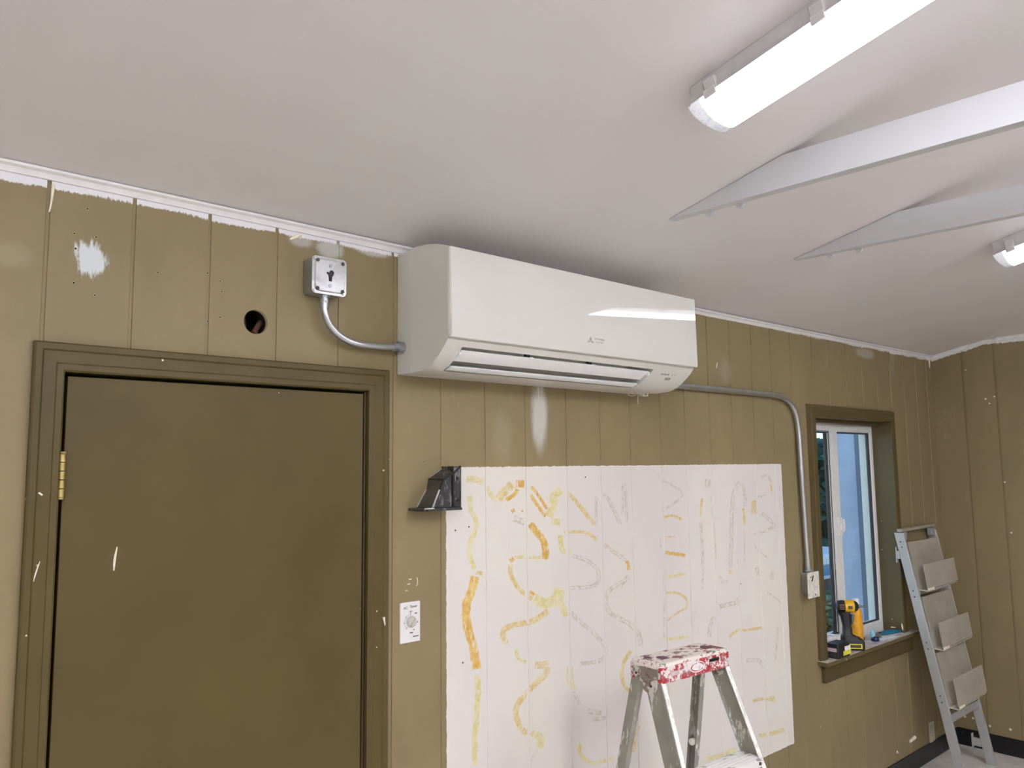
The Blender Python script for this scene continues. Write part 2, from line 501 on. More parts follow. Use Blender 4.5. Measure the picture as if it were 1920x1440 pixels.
TRAILS = [
 ('p',[(1.563,1.674),(1.599,1.673),(1.641,1.657)],[(1.563,1.698),(1.607,1.697),(1.654,1.68)]),
 ('p',[(1.64,1.664),(1.661,1.627),(1.692,1.603)],[(1.66,1.67),(1.679,1.636),(1.708,1.614)]),
 ('m',[(1.715,1.602),(1.747,1.632),(1.784,1.655)],[(1.68,1.624),(1.714,1.656),(1.754,1.681)]),
 ('o',[(1.773,1.652),(1.822,1.649)],[(1.775,1.684),(1.824,1.681)]),
 ('o',[(1.736,1.605),(1.781,1.626),(1.798,1.649)],[(1.724,1.619),(1.766,1.638),(1.779,1.657)]),
 ('o',[(1.84,1.655),(1.88,1.614),(1.918,1.57)],[(1.855,1.663),(1.895,1.621),(1.933,1.577)]),
 ('o',[(1.834,1.626),(1.868,1.588),(1.91,1.543)],[(1.85,1.634),(1.885,1.596),(1.927,1.55)]),
 ('p',[(1.948,1.537),(1.973,1.572),(1.986,1.614),(2.013,1.63)],[(1.902,1.555),(1.924,1.585),(1.939,1.631),(1.976,1.658)]),
 ('p',[(1.934,1.521),(1.987,1.513)],[(1.94,1.548),(1.992,1.541)]),
 ('m',[(2.005,1.631),(2.058,1.591),(2.124,1.531),(2.163,1.5)],[(2.023,1.642),(2.077,1.602),(2.143,1.541),(2.182,1.51)]),
 ('p',[(1.568,1.637),(1.574,1.585),(1.594,1.551),(1.59,1.521),(1.572,1.495),(1.567,1.452),(1.578,1.416),(1.589,1.394)],[(1.593,1.638),(1.598,1.588),(1.618,1.553),(1.613,1.515),(1.596,1.489),(1.591,1.452),(1.601,1.42),(1.612,1.399)]),
 ('o',[(1.579,1.388),(1.571,1.351),(1.549,1.313),(1.542,1.27),(1.549,1.221),(1.567,1.172),(1.579,1.119),(1.585,1.088)],[(1.622,1.378),(1.612,1.337),(1.59,1.3),(1.585,1.265),(1.591,1.221),(1.608,1.173),(1.621,1.118),(1.628,1.087)]),
 ('p',[(1.593,1.079),(1.597,1.027),(1.589,0.952),(1.583,0.889),(1.582,0.802)],[(1.62,1.076),(1.624,1.022),(1.617,0.945),(1.61,0.882),(1.609,0.795)]),
 ('m',[(1.598,1.384),(1.635,1.375)],[(1.602,1.399),(1.64,1.39)]),
 ('o',[(1.749,1.583),(1.763,1.564)],[(1.767,1.59),(1.782,1.572)]),
 ('o',[(1.799,1.582),(1.802,1.565)],[(1.81,1.583),(1.814,1.566)]),
 ('g',[(1.756,1.543),(1.817,1.522)],[(1.769,1.566),(1.83,1.545)]),
 ('o',[(1.822,1.524),(1.858,1.49),(1.885,1.459),(1.891,1.428),(1.88,1.41)],[(1.853,1.541),(1.891,1.505),(1.924,1.467),(1.932,1.424),(1.918,1.397)]),
 ('p',[(1.894,1.419),(1.844,1.424),(1.784,1.43),(1.749,1.426)],[(1.893,1.404),(1.843,1.41),(1.785,1.416),(1.754,1.412)]),
 ('o',[(1.762,1.431),(1.737,1.417)],[(1.778,1.415),(1.752,1.402)]),
 ('m',[(1.739,1.408),(1.74,1.367),(1.773,1.319),(1.811,1.289),(1.843,1.27)],[(1.763,1.406),(1.764,1.37),(1.793,1.328),(1.827,1.301),(1.857,1.284)]),
 ('o',[(1.828,1.303),(1.857,1.284)],[(1.838,1.312),(1.868,1.293)]),
 ('p',[(1.839,1.262),(1.909,1.236),(1.986,1.249),(2.011,1.293)],[(1.861,1.3),(1.911,1.28),(1.939,1.285),(1.949,1.313)]),
 ('p',[(1.944,1.271),(1.975,1.224),(1.995,1.193)],[(1.98,1.28),(2.011,1.232),(2.031,1.202)]),
 ('m',[(1.916,1.244),(1.843,1.219),(1.758,1.216),(1.714,1.208),(1.699,1.181),(1.716,1.145)],[(1.934,1.221),(1.855,1.195),(1.766,1.193),(1.735,1.188),(1.731,1.179),(1.746,1.149)]),
 ('p',[(1.761,1.131),(1.774,1.092),(1.823,1.068)],[(1.78,1.131),(1.788,1.098),(1.831,1.08)]),
 ('m',[(1.916,1.073),(1.873,1.072),(1.853,1.077)],[(1.926,1.043),(1.878,1.042),(1.849,1.049)]),
 ('m',[(1.897,1.056),(1.893,1.034),(1.843,1.01),(1.786,0.979),(1.754,0.946),(1.758,0.899),(1.794,0.852),(1.848,0.831)],[(1.931,1.046),(1.921,1.016),(1.866,0.989),(1.811,0.959),(1.785,0.935),(1.788,0.9),(1.813,0.866),(1.855,0.852)]),
 ('p',[(1.832,0.842),(1.856,0.817),(1.842,0.802)],[(1.868,0.853),(1.901,0.813),(1.883,0.78)]),
 ('g',[(1.853,0.796),(1.816,0.749)],[(1.867,0.788),(1.83,0.741)]),
 ('p',[(1.968,1.487),(1.977,1.432),(2.002,1.411)],[(1.999,1.488),(2.008,1.437),(2.025,1.425)]),
 ('m',[(2.0,1.482),(2.064,1.482),(2.127,1.471),(2.169,1.445)],[(1.999,1.497),(2.065,1.497),(2.136,1.485),(2.184,1.456)]),
 ('p',[(2.012,1.416),(2.033,1.406)],[(2.027,1.434),(2.048,1.425)]),
 ('g',[(2.036,1.401),(2.122,1.372),(2.166,1.335),(2.149,1.3),(2.025,1.304)],[(2.045,1.416),(2.135,1.385),(2.191,1.336),(2.16,1.284),(2.028,1.288)]),
 ('g',[(2.016,1.212),(2.069,1.168),(2.134,1.122),(2.182,1.078),(2.194,1.052),(2.169,1.032),(2.061,1.039)],[(2.033,1.221),(2.086,1.178),(2.152,1.131),(2.204,1.084),(2.219,1.045),(2.179,1.015),(2.064,1.023)]),
 ('p',[(2.002,1.037),(2.001,0.993),(2.015,0.946)],[(2.041,1.031),(2.039,0.989),(2.053,0.944)]),
 ('g',[(2.026,0.944),(2.061,0.887)],[(2.042,0.946),(2.077,0.888)]),
 ('g',[(2.101,0.852),(2.179,0.829)],[(2.106,0.873),(2.184,0.849)]),
 ('g',[(2.124,0.82),(2.214,0.808)],[(2.121,0.838),(2.211,0.827)]),
 ('p',[(2.054,0.768),(2.054,0.729),(2.102,0.683),(2.175,0.668),(2.246,0.664)],[(2.077,0.763),(2.075,0.73),(2.111,0.696),(2.171,0.684),(2.239,0.681)]),
 ('g',[(2.168,1.613),(2.163,1.554),(2.165,1.505)],[(2.185,1.612),(2.179,1.553),(2.181,1.505)]),
 ('g',[(2.193,1.613),(2.231,1.594),(2.265,1.546),(2.299,1.494)],[(2.207,1.625),(2.251,1.603),(2.287,1.552),(2.322,1.5)]),
 ('o',[(2.229,1.595),(2.258,1.571)],[(2.241,1.602),(2.271,1.578)]),
 ('g',[(2.192,1.437),(2.251,1.401),(2.315,1.37)],[(2.207,1.448),(2.265,1.413),(2.328,1.383)]),
 ('g',[(2.311,1.299),(2.231,1.275),(2.198,1.233),(2.23,1.177),(2.305,1.14)],[(2.326,1.282),(2.251,1.26),(2.227,1.23),(2.251,1.187),(2.32,1.155)]),
 ('g',[(2.318,1.66),(2.311,1.537)],[(2.336,1.66),(2.328,1.537)]),
 ('g',[(2.324,1.659),(2.335,1.586),(2.331,1.506)],[(2.344,1.661),(2.355,1.586),(2.351,1.505)]),
 ('o',[(2.324,1.368),(2.337,1.325)],[(2.349,1.369),(2.362,1.326)]),
 ('g',[(2.287,1.378),(2.335,1.356)],[(2.298,1.39),(2.347,1.368)]),
 ('g',[(2.341,1.316),(2.278,1.277)],[(2.362,1.303),(2.298,1.263)]),
 ('g',[(2.276,1.149),(2.334,1.123),(2.383,1.08),(2.389,1.035)],[(2.291,1.165),(2.354,1.136),(2.413,1.084),(2.422,1.032)]),
 ('m',[(2.341,1.04),(2.292,1.0),(2.279,0.952),(2.299,0.906),(2.348,0.864)],[(2.364,1.027),(2.316,0.989),(2.306,0.948),(2.322,0.911),(2.368,0.873)]),
 ('m',[(2.369,0.768),(2.342,0.72),(2.327,0.669)],[(2.4,0.756),(2.373,0.709),(2.358,0.659)]),
 ('g',[(2.532,1.687),(2.567,1.66),(2.643,1.632),(2.689,1.607),(2.668,1.587),(2.575,1.552)],[(2.545,1.693),(2.577,1.668),(2.653,1.64),(2.706,1.61),(2.68,1.579),(2.585,1.543)]),
 ('m',[(2.566,1.508),(2.626,1.513),(2.686,1.494)],[(2.563,1.521),(2.629,1.526),(2.696,1.505)]),
 ('m',[(2.561,1.435),(2.645,1.433)],[(2.56,1.441),(2.644,1.439)]),
 ('g',[(2.536,1.435),(2.539,1.389)],[(2.549,1.435),(2.553,1.389)]),
 ('o',[(2.553,1.372),(2.603,1.363),(2.705,1.346)],[(2.557,1.388),(2.608,1.38),(2.71,1.363)]),
 ('p',[(2.568,1.272),(2.631,1.274),(2.711,1.275)],[(2.564,1.284),(2.627,1.287),(2.708,1.288)]),
 ('m',[(2.559,1.215),(2.637,1.206),(2.69,1.181),(2.694,1.153),(2.63,1.137),(2.559,1.115)],[(2.559,1.226),(2.642,1.217),(2.706,1.186),(2.709,1.145),(2.64,1.127),(2.569,1.105)]),
 ('p',[(2.551,1.035),(2.631,1.029),(2.714,1.024)],[(2.549,1.049),(2.628,1.043),(2.711,1.039)]),
 ('g',[(2.549,1.325),(2.551,1.242),(2.545,1.044)],[(2.56,1.325),(2.562,1.241),(2.556,1.043)]),
 ('g',[(2.857,1.667),(2.85,1.623)],[(2.907,1.664),(2.9,1.62)]),
 ('m',[(2.825,1.587),(2.807,1.507)],[(2.845,1.586),(2.826,1.505)]),
 ('g',[(2.806,1.489),(2.812,1.39),(2.812,1.302),(2.799,1.203)],[(2.828,1.488),(2.834,1.39),(2.833,1.3),(2.82,1.2)]),
 ('g',[(2.892,1.593),(2.9,1.475),(2.905,1.384),(2.905,1.319)],[(2.911,1.594),(2.919,1.474),(2.924,1.383),(2.924,1.318)]),
 ('g',[(2.922,1.253),(2.957,1.211),(3.011,1.223)],[(2.947,1.258),(2.97,1.225),(2.994,1.238)]),
 ('m',[(3.001,1.253),(3.037,1.243)],[(3.014,1.271),(3.049,1.261)]),
 ('g',[(3.119,1.654),(3.063,1.61),(3.035,1.515),(3.027,1.422),(3.011,1.312),(3.012,1.275)],[(3.147,1.643),(3.095,1.604),(3.069,1.512),(3.06,1.419),(3.044,1.309),(3.045,1.273)]),
 ('g',[(3.121,1.641),(3.145,1.594),(3.14,1.533)],[(3.152,1.646),(3.176,1.596),(3.171,1.532)]),
 ('m',[(3.132,1.533),(3.135,1.448)],[(3.159,1.533),(3.163,1.447)]),
 ('g',[(3.139,1.443),(3.131,1.293)],[(3.152,1.442),(3.144,1.292)]),
 ('g',[(3.302,1.654),(3.349,1.665),(3.38,1.635)],[(3.294,1.667),(3.36,1.678),(3.403,1.642)]),
 ('m',[(3.377,1.638),(3.379,1.583)],[(3.395,1.639),(3.398,1.583)]),
 ('m',[(3.211,1.565),(3.199,1.496)],[(3.268,1.562),(3.255,1.492)]),
 ('g',[(3.256,1.567),(3.349,1.574)],[(3.253,1.578),(3.345,1.585)]),
 ('g',[(3.274,1.497),(3.358,1.454),(3.379,1.438),(3.326,1.428)],[(3.296,1.509),(3.383,1.465),(3.41,1.429),(3.341,1.412)]),
 ('g',[(3.207,1.404),(3.338,1.409)],[(3.204,1.413),(3.335,1.419)]),
 ('g',[(3.204,1.36),(3.247,1.327),(3.326,1.289)],[(3.218,1.365),(3.259,1.333),(3.338,1.297)]),
 ('g',[(2.93,1.11),(3.002,1.112),(3.065,1.113),(3.098,1.13)],[(2.921,1.133),(2.993,1.136),(3.046,1.136),(3.065,1.149)]),
 ('g',[(2.878,1.095),(2.844,1.055),(2.833,1.007)],[(2.906,1.085),(2.873,1.047),(2.863,1.001)]),
 ('m',[(2.996,0.977),(3.06,0.998),(3.14,0.989),(3.266,0.983)],[(2.98,0.99),(3.05,1.013),(3.138,1.004),(3.263,0.998)]),
 ('g',[(3.111,0.86),(3.207,0.844),(3.253,0.807)],[(3.113,0.879),(3.222,0.861),(3.282,0.815)]),
 ('m',[(3.153,0.681),(3.219,0.679),(3.295,0.66)],[(3.145,0.698),(3.217,0.696),(3.299,0.676)]),
 ('p',[(3.281,0.69),(3.285,0.657)],[(3.342,0.682),(3.346,0.648)]),
 ('p',[(3.191,0.524),(3.298,0.51),(3.419,0.502)],[(3.186,0.549),(3.289,0.535),(3.406,0.528)]),
 ('p',[(2.792,0.521),(2.914,0.511),(3.019,0.511)],[(2.783,0.544),(2.902,0.535),(3.004,0.536)]),
 ('g',[(3.381,0.989),(3.365,0.914),(3.345,0.831)],[(3.398,0.986),(3.382,0.911),(3.361,0.828)]),
 ('g',[(3.304,1.139),(3.429,1.074)],[(3.316,1.145),(3.441,1.08)]),
 ('g',[(3.214,1.265),(3.228,1.216)],[(3.246,1.265),(3.26,1.216)]),
 ('g',[(3.348,1.236),(3.338,1.188)],[(3.381,1.232),(3.371,1.184)]),
]

for tone, Ls, Rs in TRAILS:
    L = bez(Ls, 6); R = bez(Rs, 6); mb = MB(); mb.uv = []; run = 0.0
    total = sum(math.dist(L[i], L[i - 1]) + math.dist(R[i], R[i - 1]) for i in range(1, len(L))) / 2
    for i, (l, r) in enumerate(zip(L, R)):
        if i: run += (math.dist(l, L[i - 1]) + math.dist(r, R[i - 1])) / 2
        for k, t in enumerate((0.0, 0.25, 0.5, 0.75, 1.0)):
            mb.v.append(Vector((l[0] + (r[0] - l[0]) * t, -0.0004 - min(0.0006, 0.03 * math.dist(l, r)) * (1 - (2 * t - 1) ** 2), l[1] + (r[1] - l[1]) * t)))
            mb.uv.append((max(0.0, min(run, total - run)), 2 * t - 1))
    for i in range(len(L) - 1):
        for k in range(4):
            q = [i * 5 + k, i * 5 + k + 1, i * 5 + k + 6, i * 5 + k + 5]
            cx = sum(mb.v[j].x for j in q) / 4
            if min(abs(cx - g) for g in GROOVES) < 0.0075: continue       # the board joints stay clear
            mb.f.append(q); mb.mi.append(0)
    if mb.f:
        mb.build('adhesive_trail', M_trail[tone], wall_back, smooth=60)

# gable wall on the right
mb = MB()
pr2 = profile(0.0, 4.6, [0.178, 0.360, 0.545, 0.73, 0.915, 1.10, 1.285, 1.47, 1.655, 1.84, 2.02, 2.2, 2.39, 2.57, 2.75], 0.009, 0.005)
ys = sorted(set([p[0] for p in pr2] + [2.3]))
for a, b in zip(ys, ys[1:]):
    da, db = depth_at(pr2, a), depth_at(pr2, b)
    mb.add([(XR + da, -a, 0), (XR + db, -b, 0), (XR + db, -b, czz(-b)), (XR + da, -a, czz(-a))], [(0, 1, 2, 3)])
wall_right = mb.build('wall_right', M_wallr); wall_right['kind'] = 'structure'
mb = MB()
for x, y, z, r in [(0, -0.20, 2.30, .004), (0, -0.30, 2.11, .006), (0, -0.32, 2.08, .005), (0, -0.35, 2.12, .005), (0, -0.37, 1.60, .005), (0, -0.385, 1.30, .005),
                   (0, -0.10, 0.17, .007), (0, -0.13, 0.165, .006), (0, -0.19, 0.145, .007), (0, -0.30, 0.15, .008), (0, -0.055, 0.17, .008)]:
    mb.cyl((XR - 0.0012, y, z), (XR + 0.001, y, z), r, r * 0.9, 9)
mb.build('paint_drip', M_cream, wall_right, smooth=50)
mb = MB(); mb.add([(XL, 0, 0), (XL, YB, 0), (XL, YB, ZC), (XL, RIDGE, czz(RIDGE)), (XL, 0, ZC)], [(0, 1, 2, 3, 4)])
M_pale = plain('pale_wall_paint', lin(228, 224, 218), 0.6, var=0.01)
mb.build('wall_left', M_pale, kind='structure')
mb = MB(); mb.add([(XL, YB, 0), (XR, YB, 0), (XR, YB, ZC), (XL, YB, ZC)], [(0, 1, 2, 3)])
mb.build('wall_front', M_pale, kind='structure')
mb = MB(); mb.box(XL, XR + 0.02, YB, 0.0, -0.08, 0.0)
mb.build('floor', M_floor, kind='structure')
mb = MB(); zr = czz(RIDGE)
A = (XR + .02, -0.29, czz(-0.29)); B = (XR + .02, -1.6, 2.492); C = (4.5, -1.19, czz(-1.19)); D = (XR + .02, -2.2, czz(-2.2))
mb.add([(XL, 0.01, ZC - SL * .01), (XR + .02, 0.01, ZC - SL * .01), (XR + .02, RIDGE, zr), (XL, RIDGE, zr), (XR + .02, YB, ZC), (XL, YB, ZC)], [(0, 1, 2, 3), (3, 2, 4, 5)])
mb.add([A, B, C, D], [(0, 1, 2), (1, 3, 2)])              # the low boxed corner at the gable
mb.build('ceiling', M_ceil, kind='structure')

# cove strip where wall and ceiling meet
mb = MB()
tp = [(0.0, 0.0), (-0.022, 0.0), (-0.021, -0.006), (-0.013, -0.010), (-0.009, -0.017), (-0.008, -0.022), (0.0, -0.022)]
zt = [(XL, 2.407), (0.3, 2.407), (0.9, 2.403), (1.4, 2.399), (2.9, 2.397), (4.2, 2.402), (XR, 2.408)]
mb.loft([[(x, y + 0.001, z + dz - (0.0045 if y < -0.01 and dz == 0 else 0) + (0.004 if dz == 0 else 0)) for y, dz in tp] for x, z in zt])
mb.build('trim_1', M_white, smooth=30, kind='structure')
mb = MB()
yz = [(0.0, 2.407), (-0.15, 2.440), (-0.232, 2.462)]
mb.loft([[(XR - 0.001 + y * 0.8, yy, z + dz) for y, dz in tp] for yy, z in yz])
mb.loft([[(XR - 0.001 + y * 0.8, yy, z + dz) for y, dz in tp] for yy, z in [(-0.385, 2.477), (-0.42, 2.486), (-0.60, 2.487), (-1.5, 2.497)]])
mb.build('trim_2', M_white, smooth=30, kind='structure')
mb = MB(); mb.box(1.268, XR, -0.007, 0.0, 0.0, 0.098); mb.box(XL, 0.347, -0.007, 0.0, 0.0, 0.098)
mb.build('baseboard_back', M_base, bevel=0.002, kind='structure')
mb = MB(); mb.box(XR - 0.007, XR, -4.6, -0.007, 0.0, 0.101)
mb.build('baseboard_right', M_base, bevel=0.002, kind='structure')

# ------------------------------------------------------------------ door
door = thing('door_1', (0.805, 0, 0), kind='structure')
def casing(mb, xi0, xi1, zt_, z0, prof):
    rings = []
    for k in range(4):
        ring = []
        for o, d in prof:
            ring.append({0: (xi0 - o, -d, z0), 1: (xi0 - o, -d, zt_ + o), 2: (xi1 + o, -d, zt_ + o), 3: (xi1 + o, -d, z0)}[k])
        rings.append(ring)
    mb.loft(rings)
mb = MB()
casing(mb, 0.413, 1.203, 1.948, 0.0, [(0.0, -0.002), (0.0, 0.009), (0.004, 0.012), (0.016, 0.012), (0.019, 0.0145), (0.044, 0.0155), (0.048, 0.020), (0.060, 0.021), (0.064, 0.018), (0.064, -0.002)])
mb.build('door_casing', M_casing, door, smooth=25)
mb = MB()
mb.box(0.395, 0.4135, -0.001, 0.12, 0, 1.949); mb.box(1.2025, 1.22, -0.001, 0.12, 0, 1.949); mb.box(0.395, 1.22, -0.001, 0.12, 1.9475, 1.965)
mb.build('door_jamb', M_casing, door)
mb = MB(); mb.box(0.4135, 0.435, 0.05, 0.115, 0, 1.947); mb.box(1.18, 1.2025, 0.05, 0.115, 0, 1.947); mb.box(0.4135, 1.2025, 0.05, 0.115, 1.925, 1.947)
mb.build('door_stop', M_dark, door)  # stop coloured near-black so the door gap looks shaded
mb = MB(); mb.box(0.4222, 1.1925, 0.006, 0.046, 0.008, 1.9395)
panel = mb.build('door_panel', M_door, door, bevel=0.0015)
# seam strip along the latch side, chipped
mb = MB(); mb.box(1.1945, 1.199, 0.003, 0.04, 0.0, 1.944)
mb.build('weather_strip', splatter('chipped_strip', lin(70, 56, 34), lin(190, 180, 150), 0.66, scale=40, stretch=(1, 1, .4)), door)
M_brass = plain('aged_brass', lin(186, 168, 110), 0.28, 0.9, 0.1)
mb = MB()
mb.box(0.4025, 0.4135, -0.0018, 0.004, 1.666, 1.763)
for i in range(5):
    z0 = 1.666 + i * 0.0194
    mb.cyl((0.4175, -0.007, z0 + 0.0006), (0.4175, -0.007, z0 + 0.0188), 0.0075, seg=18)
mb.cyl((0.4175, -0.007, 1.763), (0.4175, -0.007, 1.768), 0.009, 0.007, 18); mb.cyl((0.4175, -0.007, 1.661), (0.4175, -0.007, 1.666), 0.0065, 0.008, 18)
h = mb.build('hinge', M_brass, door, bevel=0.0008); h['label'] = 'brass butt hinge'
# paint nicks on the door and its frame
mb = MB()
for pts, r in [([(0.541, 0.005, 1.548), (0.537, 0.005, 1.52), (0.536, 0.005, 1.494)], [.0012, .003, .0016]),
               ([(0.381, -0.0165, 1.53), (0.374, -0.0165, 1.505), (0.371, -0.0165, 1.488)], [.0008, .0016, .0006]),
               ([(0.372, -0.017, 1.678), (0.379, -0.017, 1.672)], [.002, .002]), ([(1.25, -0.020, 1.30), (1.254, -0.020, 1.275)], [.004, .001]),
               ([(0.93, 0.005, 1.93), (0.932, 0.005, 1.928)], [.001, .001])]:
    mb.tube(bez(pts, 5), [q[0] for q in bez([(k,) for k in r], 5)], 8)
mb.build('paint_nick', M_cream, door, smooth=60)

# ------------------------------------------------------------------ window
win = thing('window_1', (4.255, 0.1, 0.765), kind='structure')
M_wcas = specked('olive_window_paint', lin(84, 71, 39), 0.45, lin(215, 205, 175), 24.0, 0.06)
M_vinyl = plain('white_vinyl', lin(226, 226, 222), 0.35, var=0.02)
M_gasket = plain('dark_gasket', lin(58, 60, 66), 0.5)
mb = MB()
casing(mb, 3.813, 4.699, 1.961, 0.762, [(0.0, -0.002), (0.0, 0.016), (0.005, 0.019), (0.040, 0.019), (0.048, 0.014), (0.062, 0.012), (0.066, -0.002)])
mb.build('window_casing', M_wcas, win, smooth=25)
mb = MB(); mb.box(3.79, 3.812, -0.001, 0.17, 0.74, 1.98); mb.box(4.70, 4.722, -0.001, 0.17, 0.74, 1.98); mb.box(3.79, 4.722, -0.001, 0.17, 1.962, 1.985)
mb.box(3.812, 4.70, 0.052, 0.10, 1.940, 1.962)
mb.build('window_jamb', M_wcas, win)
M_sill = splatter('worn_sill_paint', lin(186, 173, 163), lin(204, 194, 186), 0.5, 0.5, scale=14, spot2=lin(170, 157, 144))
M_sillfront = splatter('chipped_sill_edge', lin(98, 88, 54), lin(190, 182, 160), 0.64, 0.45, scale=16, stretch=(.5, 1, 1))
mb = MB(); mb.box(3.737, 4.835, -0.052, 0.16, 0.742, 0.764)
for k, f in enumerate(mb.f):
    mb.mi[k] = 1 if all(mb.v[i].z > 0.76 for i in f) else 0
mb.build('window_sill', [M_sillfront, M_sill], win, bevel=0.003)
mb = MB(); mb.sect((3.772, 0, 0), (4.80, 0, 0), [(0.0, 0.655), (-0.018, 0.655), (-0.020, 0.665), (-0.020, 0.7425), (0.0, 0.7425)], (0, 1, 0), (0, 0, 1))
mb.build('sill_apron', M_wcas, win, bevel=0.001)
def frame(mb, x0, x1, z0, z1, wl, wr, wb, wt, y0, y1):
    mb.box(x0, x0 + wl, y0, y1, z0, z1); mb.box(x1 - wr, x1, y0, y1, z0, z1)
    mb.box(x0 + wl, x1 - wr, y0, y1, z0, z0 + wb); mb.box(x0 + wl, x1 - wr, y0, y1, z1 - wt, z1)
mb = MB(); frame(mb, 3.812, 4.708, 0.764, 1.940, 0.03, 0.034, 0.05, 0.036, 0.10, 0.17)
mb.build('window_frame', M_vinyl, win, bevel=0.002)
mb = MB(); frame(mb, 4.190, 4.676, 0.812, 1.906, 0.082, 0.004, 0.012, 0.006, 0.103, 0.112)
sash = mb.build('window_sash', M_vinyl, win, bevel=0.002)
mb = MB(); frame(mb, 4.270, 4.674, 0.822, 1.901, 0.006, 0.030, 0.010, 0.010, 0.108, 0.116)
mb.build('glazing_bead', M_gasket, sash)
mb = MB(); frame(mb, 3.842, 4.285, 0.812, 1.900, 0.012, 0.128, 0.012, 0.010, 0.119, 0.128)
s2 = mb.build('window_sash', M_gasket, win, bevel=0.002)
mb = MB(); mb.box(4.186, 4.194, 0.1165, 0.1195, 0.822, 1.892)
mb.build('glazing_bead', M_vinyl, s2)
ng = N('window_glass')
tr = ng.n('ShaderNodeBsdfTransparent'); tr.inputs[0].default_value = (0.90, 0.94, 0.95, 1)
gl = ng.n('ShaderNodeBsdfGlossy'); gl.inputs['Roughness'].default_value = 0.02
lw = ng.n('ShaderNodeLayerWeight'); lw.inputs[0].default_value = 0.5
fr = ng.math('ADD', ng.math('MULTIPLY', ng.math('POWER', lw.outputs['Facing'], 5.0), 0.55), 0.03)
mx = ng.n('ShaderNodeMixShader'); ng.link(fr, mx.inputs[0]); ng.link(tr.outputs[0], mx.inputs[1]); ng.link(gl.outputs[0], mx.inputs[2])
ng.link(mx.outputs[0], ng.out.inputs[0])
mb = MB(); mb.box(4.270, 4.648, 0.1095, 0.1115, 0.830, 1.893); mb.build('pane', ng.m, sash)
mb = MB(); mb.box(3.852, 4.160, 0.1225, 0.1245, 0.822, 1.892); mb.build('pane', ng.m, s2)
mb = MB()
for pts, r in [([(4.699, -0.006, 0.815), (4.699, -0.008, 0.795), (4.699, -0.010, 0.778)], [.0015, .005, .002]), ([(4.699, 0.055, 0.786), (4.699, 0.030, 0.788)], [.003, .002])]:
    mb.tube(bez(pts, 5), [q[0] for q in bez([(k,) for k in r], 5)], 8)
mb.build('paint_nick', M_cream, win, smooth=60)
mb = MB(); mb.box(4.222, 4.262, 0.092, 0.104, 1.33, 1.43); mb.box(4.256, 4.272, 0.082, 0.104, 1.35, 1.42); mb.box(4.232, 4.250, 0.086, 0.095, 1.36, 1.40)
mb.build('latch', M_vinyl, sash, bevel=0.003)

# ------------------------------------------------------------------ ceiling lights
M_house = plain('light_grey_housing', lin(196, 192, 190), 0.45, var=0.02)
def emitter(name, strength, color):
    """diffuser over a LED strip: brightest along the middle, dimmer up its sides"""
    n = N(name)
    e = n.n('ShaderNodeEmission'); e.inputs[0].default_value = (*color, 1)
    z = n.xyz()[2]
    n.link(n.math('MULTIPLY', n.math('ADD', n.math('MULTIPLY', n.ramp(z, -0.072, -0.100), 0.75), 0.25), strength), e.inputs[1])
    n.link(e.outputs[0], n.out.inputs[0])
    return n.m
M_lens = emitter('lit_lens', LAMP, LAMP_COLOR)
M_fill_lens = emitter('fill_light_lens', LAMP * 7.1, LAMP_COLOR)  # boosted lens, only for the added fill lights
n_ = N('clear_end_cap'); n_.b.inputs['Emission Color'].default_value = (0.92, 0.95, 1.0, 1); n_.b.inputs['Emission Strength'].default_value = 0.3
M_endcap = n_.fin(n_.mix(n_.ramp(n_.noise(60, 3, 0.6, (1, 1, 3)), 0.4, 0.6), lin(205, 212, 225), lin(240, 242, 248)), 0.25)
ANG = math.atan(SL)
def ceiling_light(xc, y_end, label, far=False, length=1.22):
    z = czz(y_end)
    t = thing('ceiling_light', (xc, y_end, z), label, 'ceiling light', (-ANG, 0, PI if far else 0), 'long ceiling lights')
    L = -length
    mb = MB()
    mb.sect((0, -0.004, 0), (0, L + 0.004, 0), [(-.050, 0.0), (-.056, -.030), (-.066, -.052), (-.073, -.056), (-.073, -.062), (.073, -.062), (.073, -.056), (.066, -.052), (.056, -.030), (.050, 0.0)], (1, 0, 0), (0, 0, 1))
    mb.build('housing', M_house, t, bevel=0.002, local=True)
    half = [(-.074, -.058), (-.074, -.066), (-.068, -.080), (-.052, -.095), (-.028, -.103), (0, -.105), (.028, -.103), (.052, -.095), (.068, -.080), (.074, -.066), (.074, -.058)]
    def ring(y, k): return [(px * (1 - .12 * (1 - k)), y, -.058 + (pz + .058) * k) for px, pz in half]
    mb = MB(); mb.loft([ring(-0.036, 1.0), ring(L + 0.036, 1.0)]); ln = mb.build('lens', M_fill_lens if far else M_lens, t, smooth=50, local=True)
    for a, s in ((0.0, -1), (L, 1)):
        mb = MB(); mb.loft([ring(a, 0.40), ring(a + s * 0.003, 0.72), ring(a + s * 0.012, 0.95), ring(a + s * 0.0365, 1.0)])
        mb.build('end_cap', M_endcap, t, smooth=50, local=True)
    for y in (-0.065, -0.335, -0.61, -0.885, -1.155):
        for s in (-1, 1):
            mb = MB(); mb.box(s * .060 - .007, s * .060 + .007, y - .016, y + .016, -.052, -.018)
            mb.box(s * .0745 - .003, s * .0745 + .003, y - .016, y + .016, -.070, -.048)
            mb.build('latch_clip', M_house, t, bevel=0.002, local=True)
    return t
ceiling_light(1.562, -0.935, 'long glowing white ceiling light nearest the air conditioner, running off the top edge')
ceiling_light(3.622, -0.935, 'glowing ceiling light in the far right, cut off by the right edge below the beams')
ceiling_light(-0.50, -0.935, 'long glowing ceiling light above the door side, out of view to the left')
ceiling_light(-0.70, YB + 0.935, 'added unseen fill light on the opposite slope, behind the viewer at the door side', True)  # these three are added out of view to brighten the ceiling
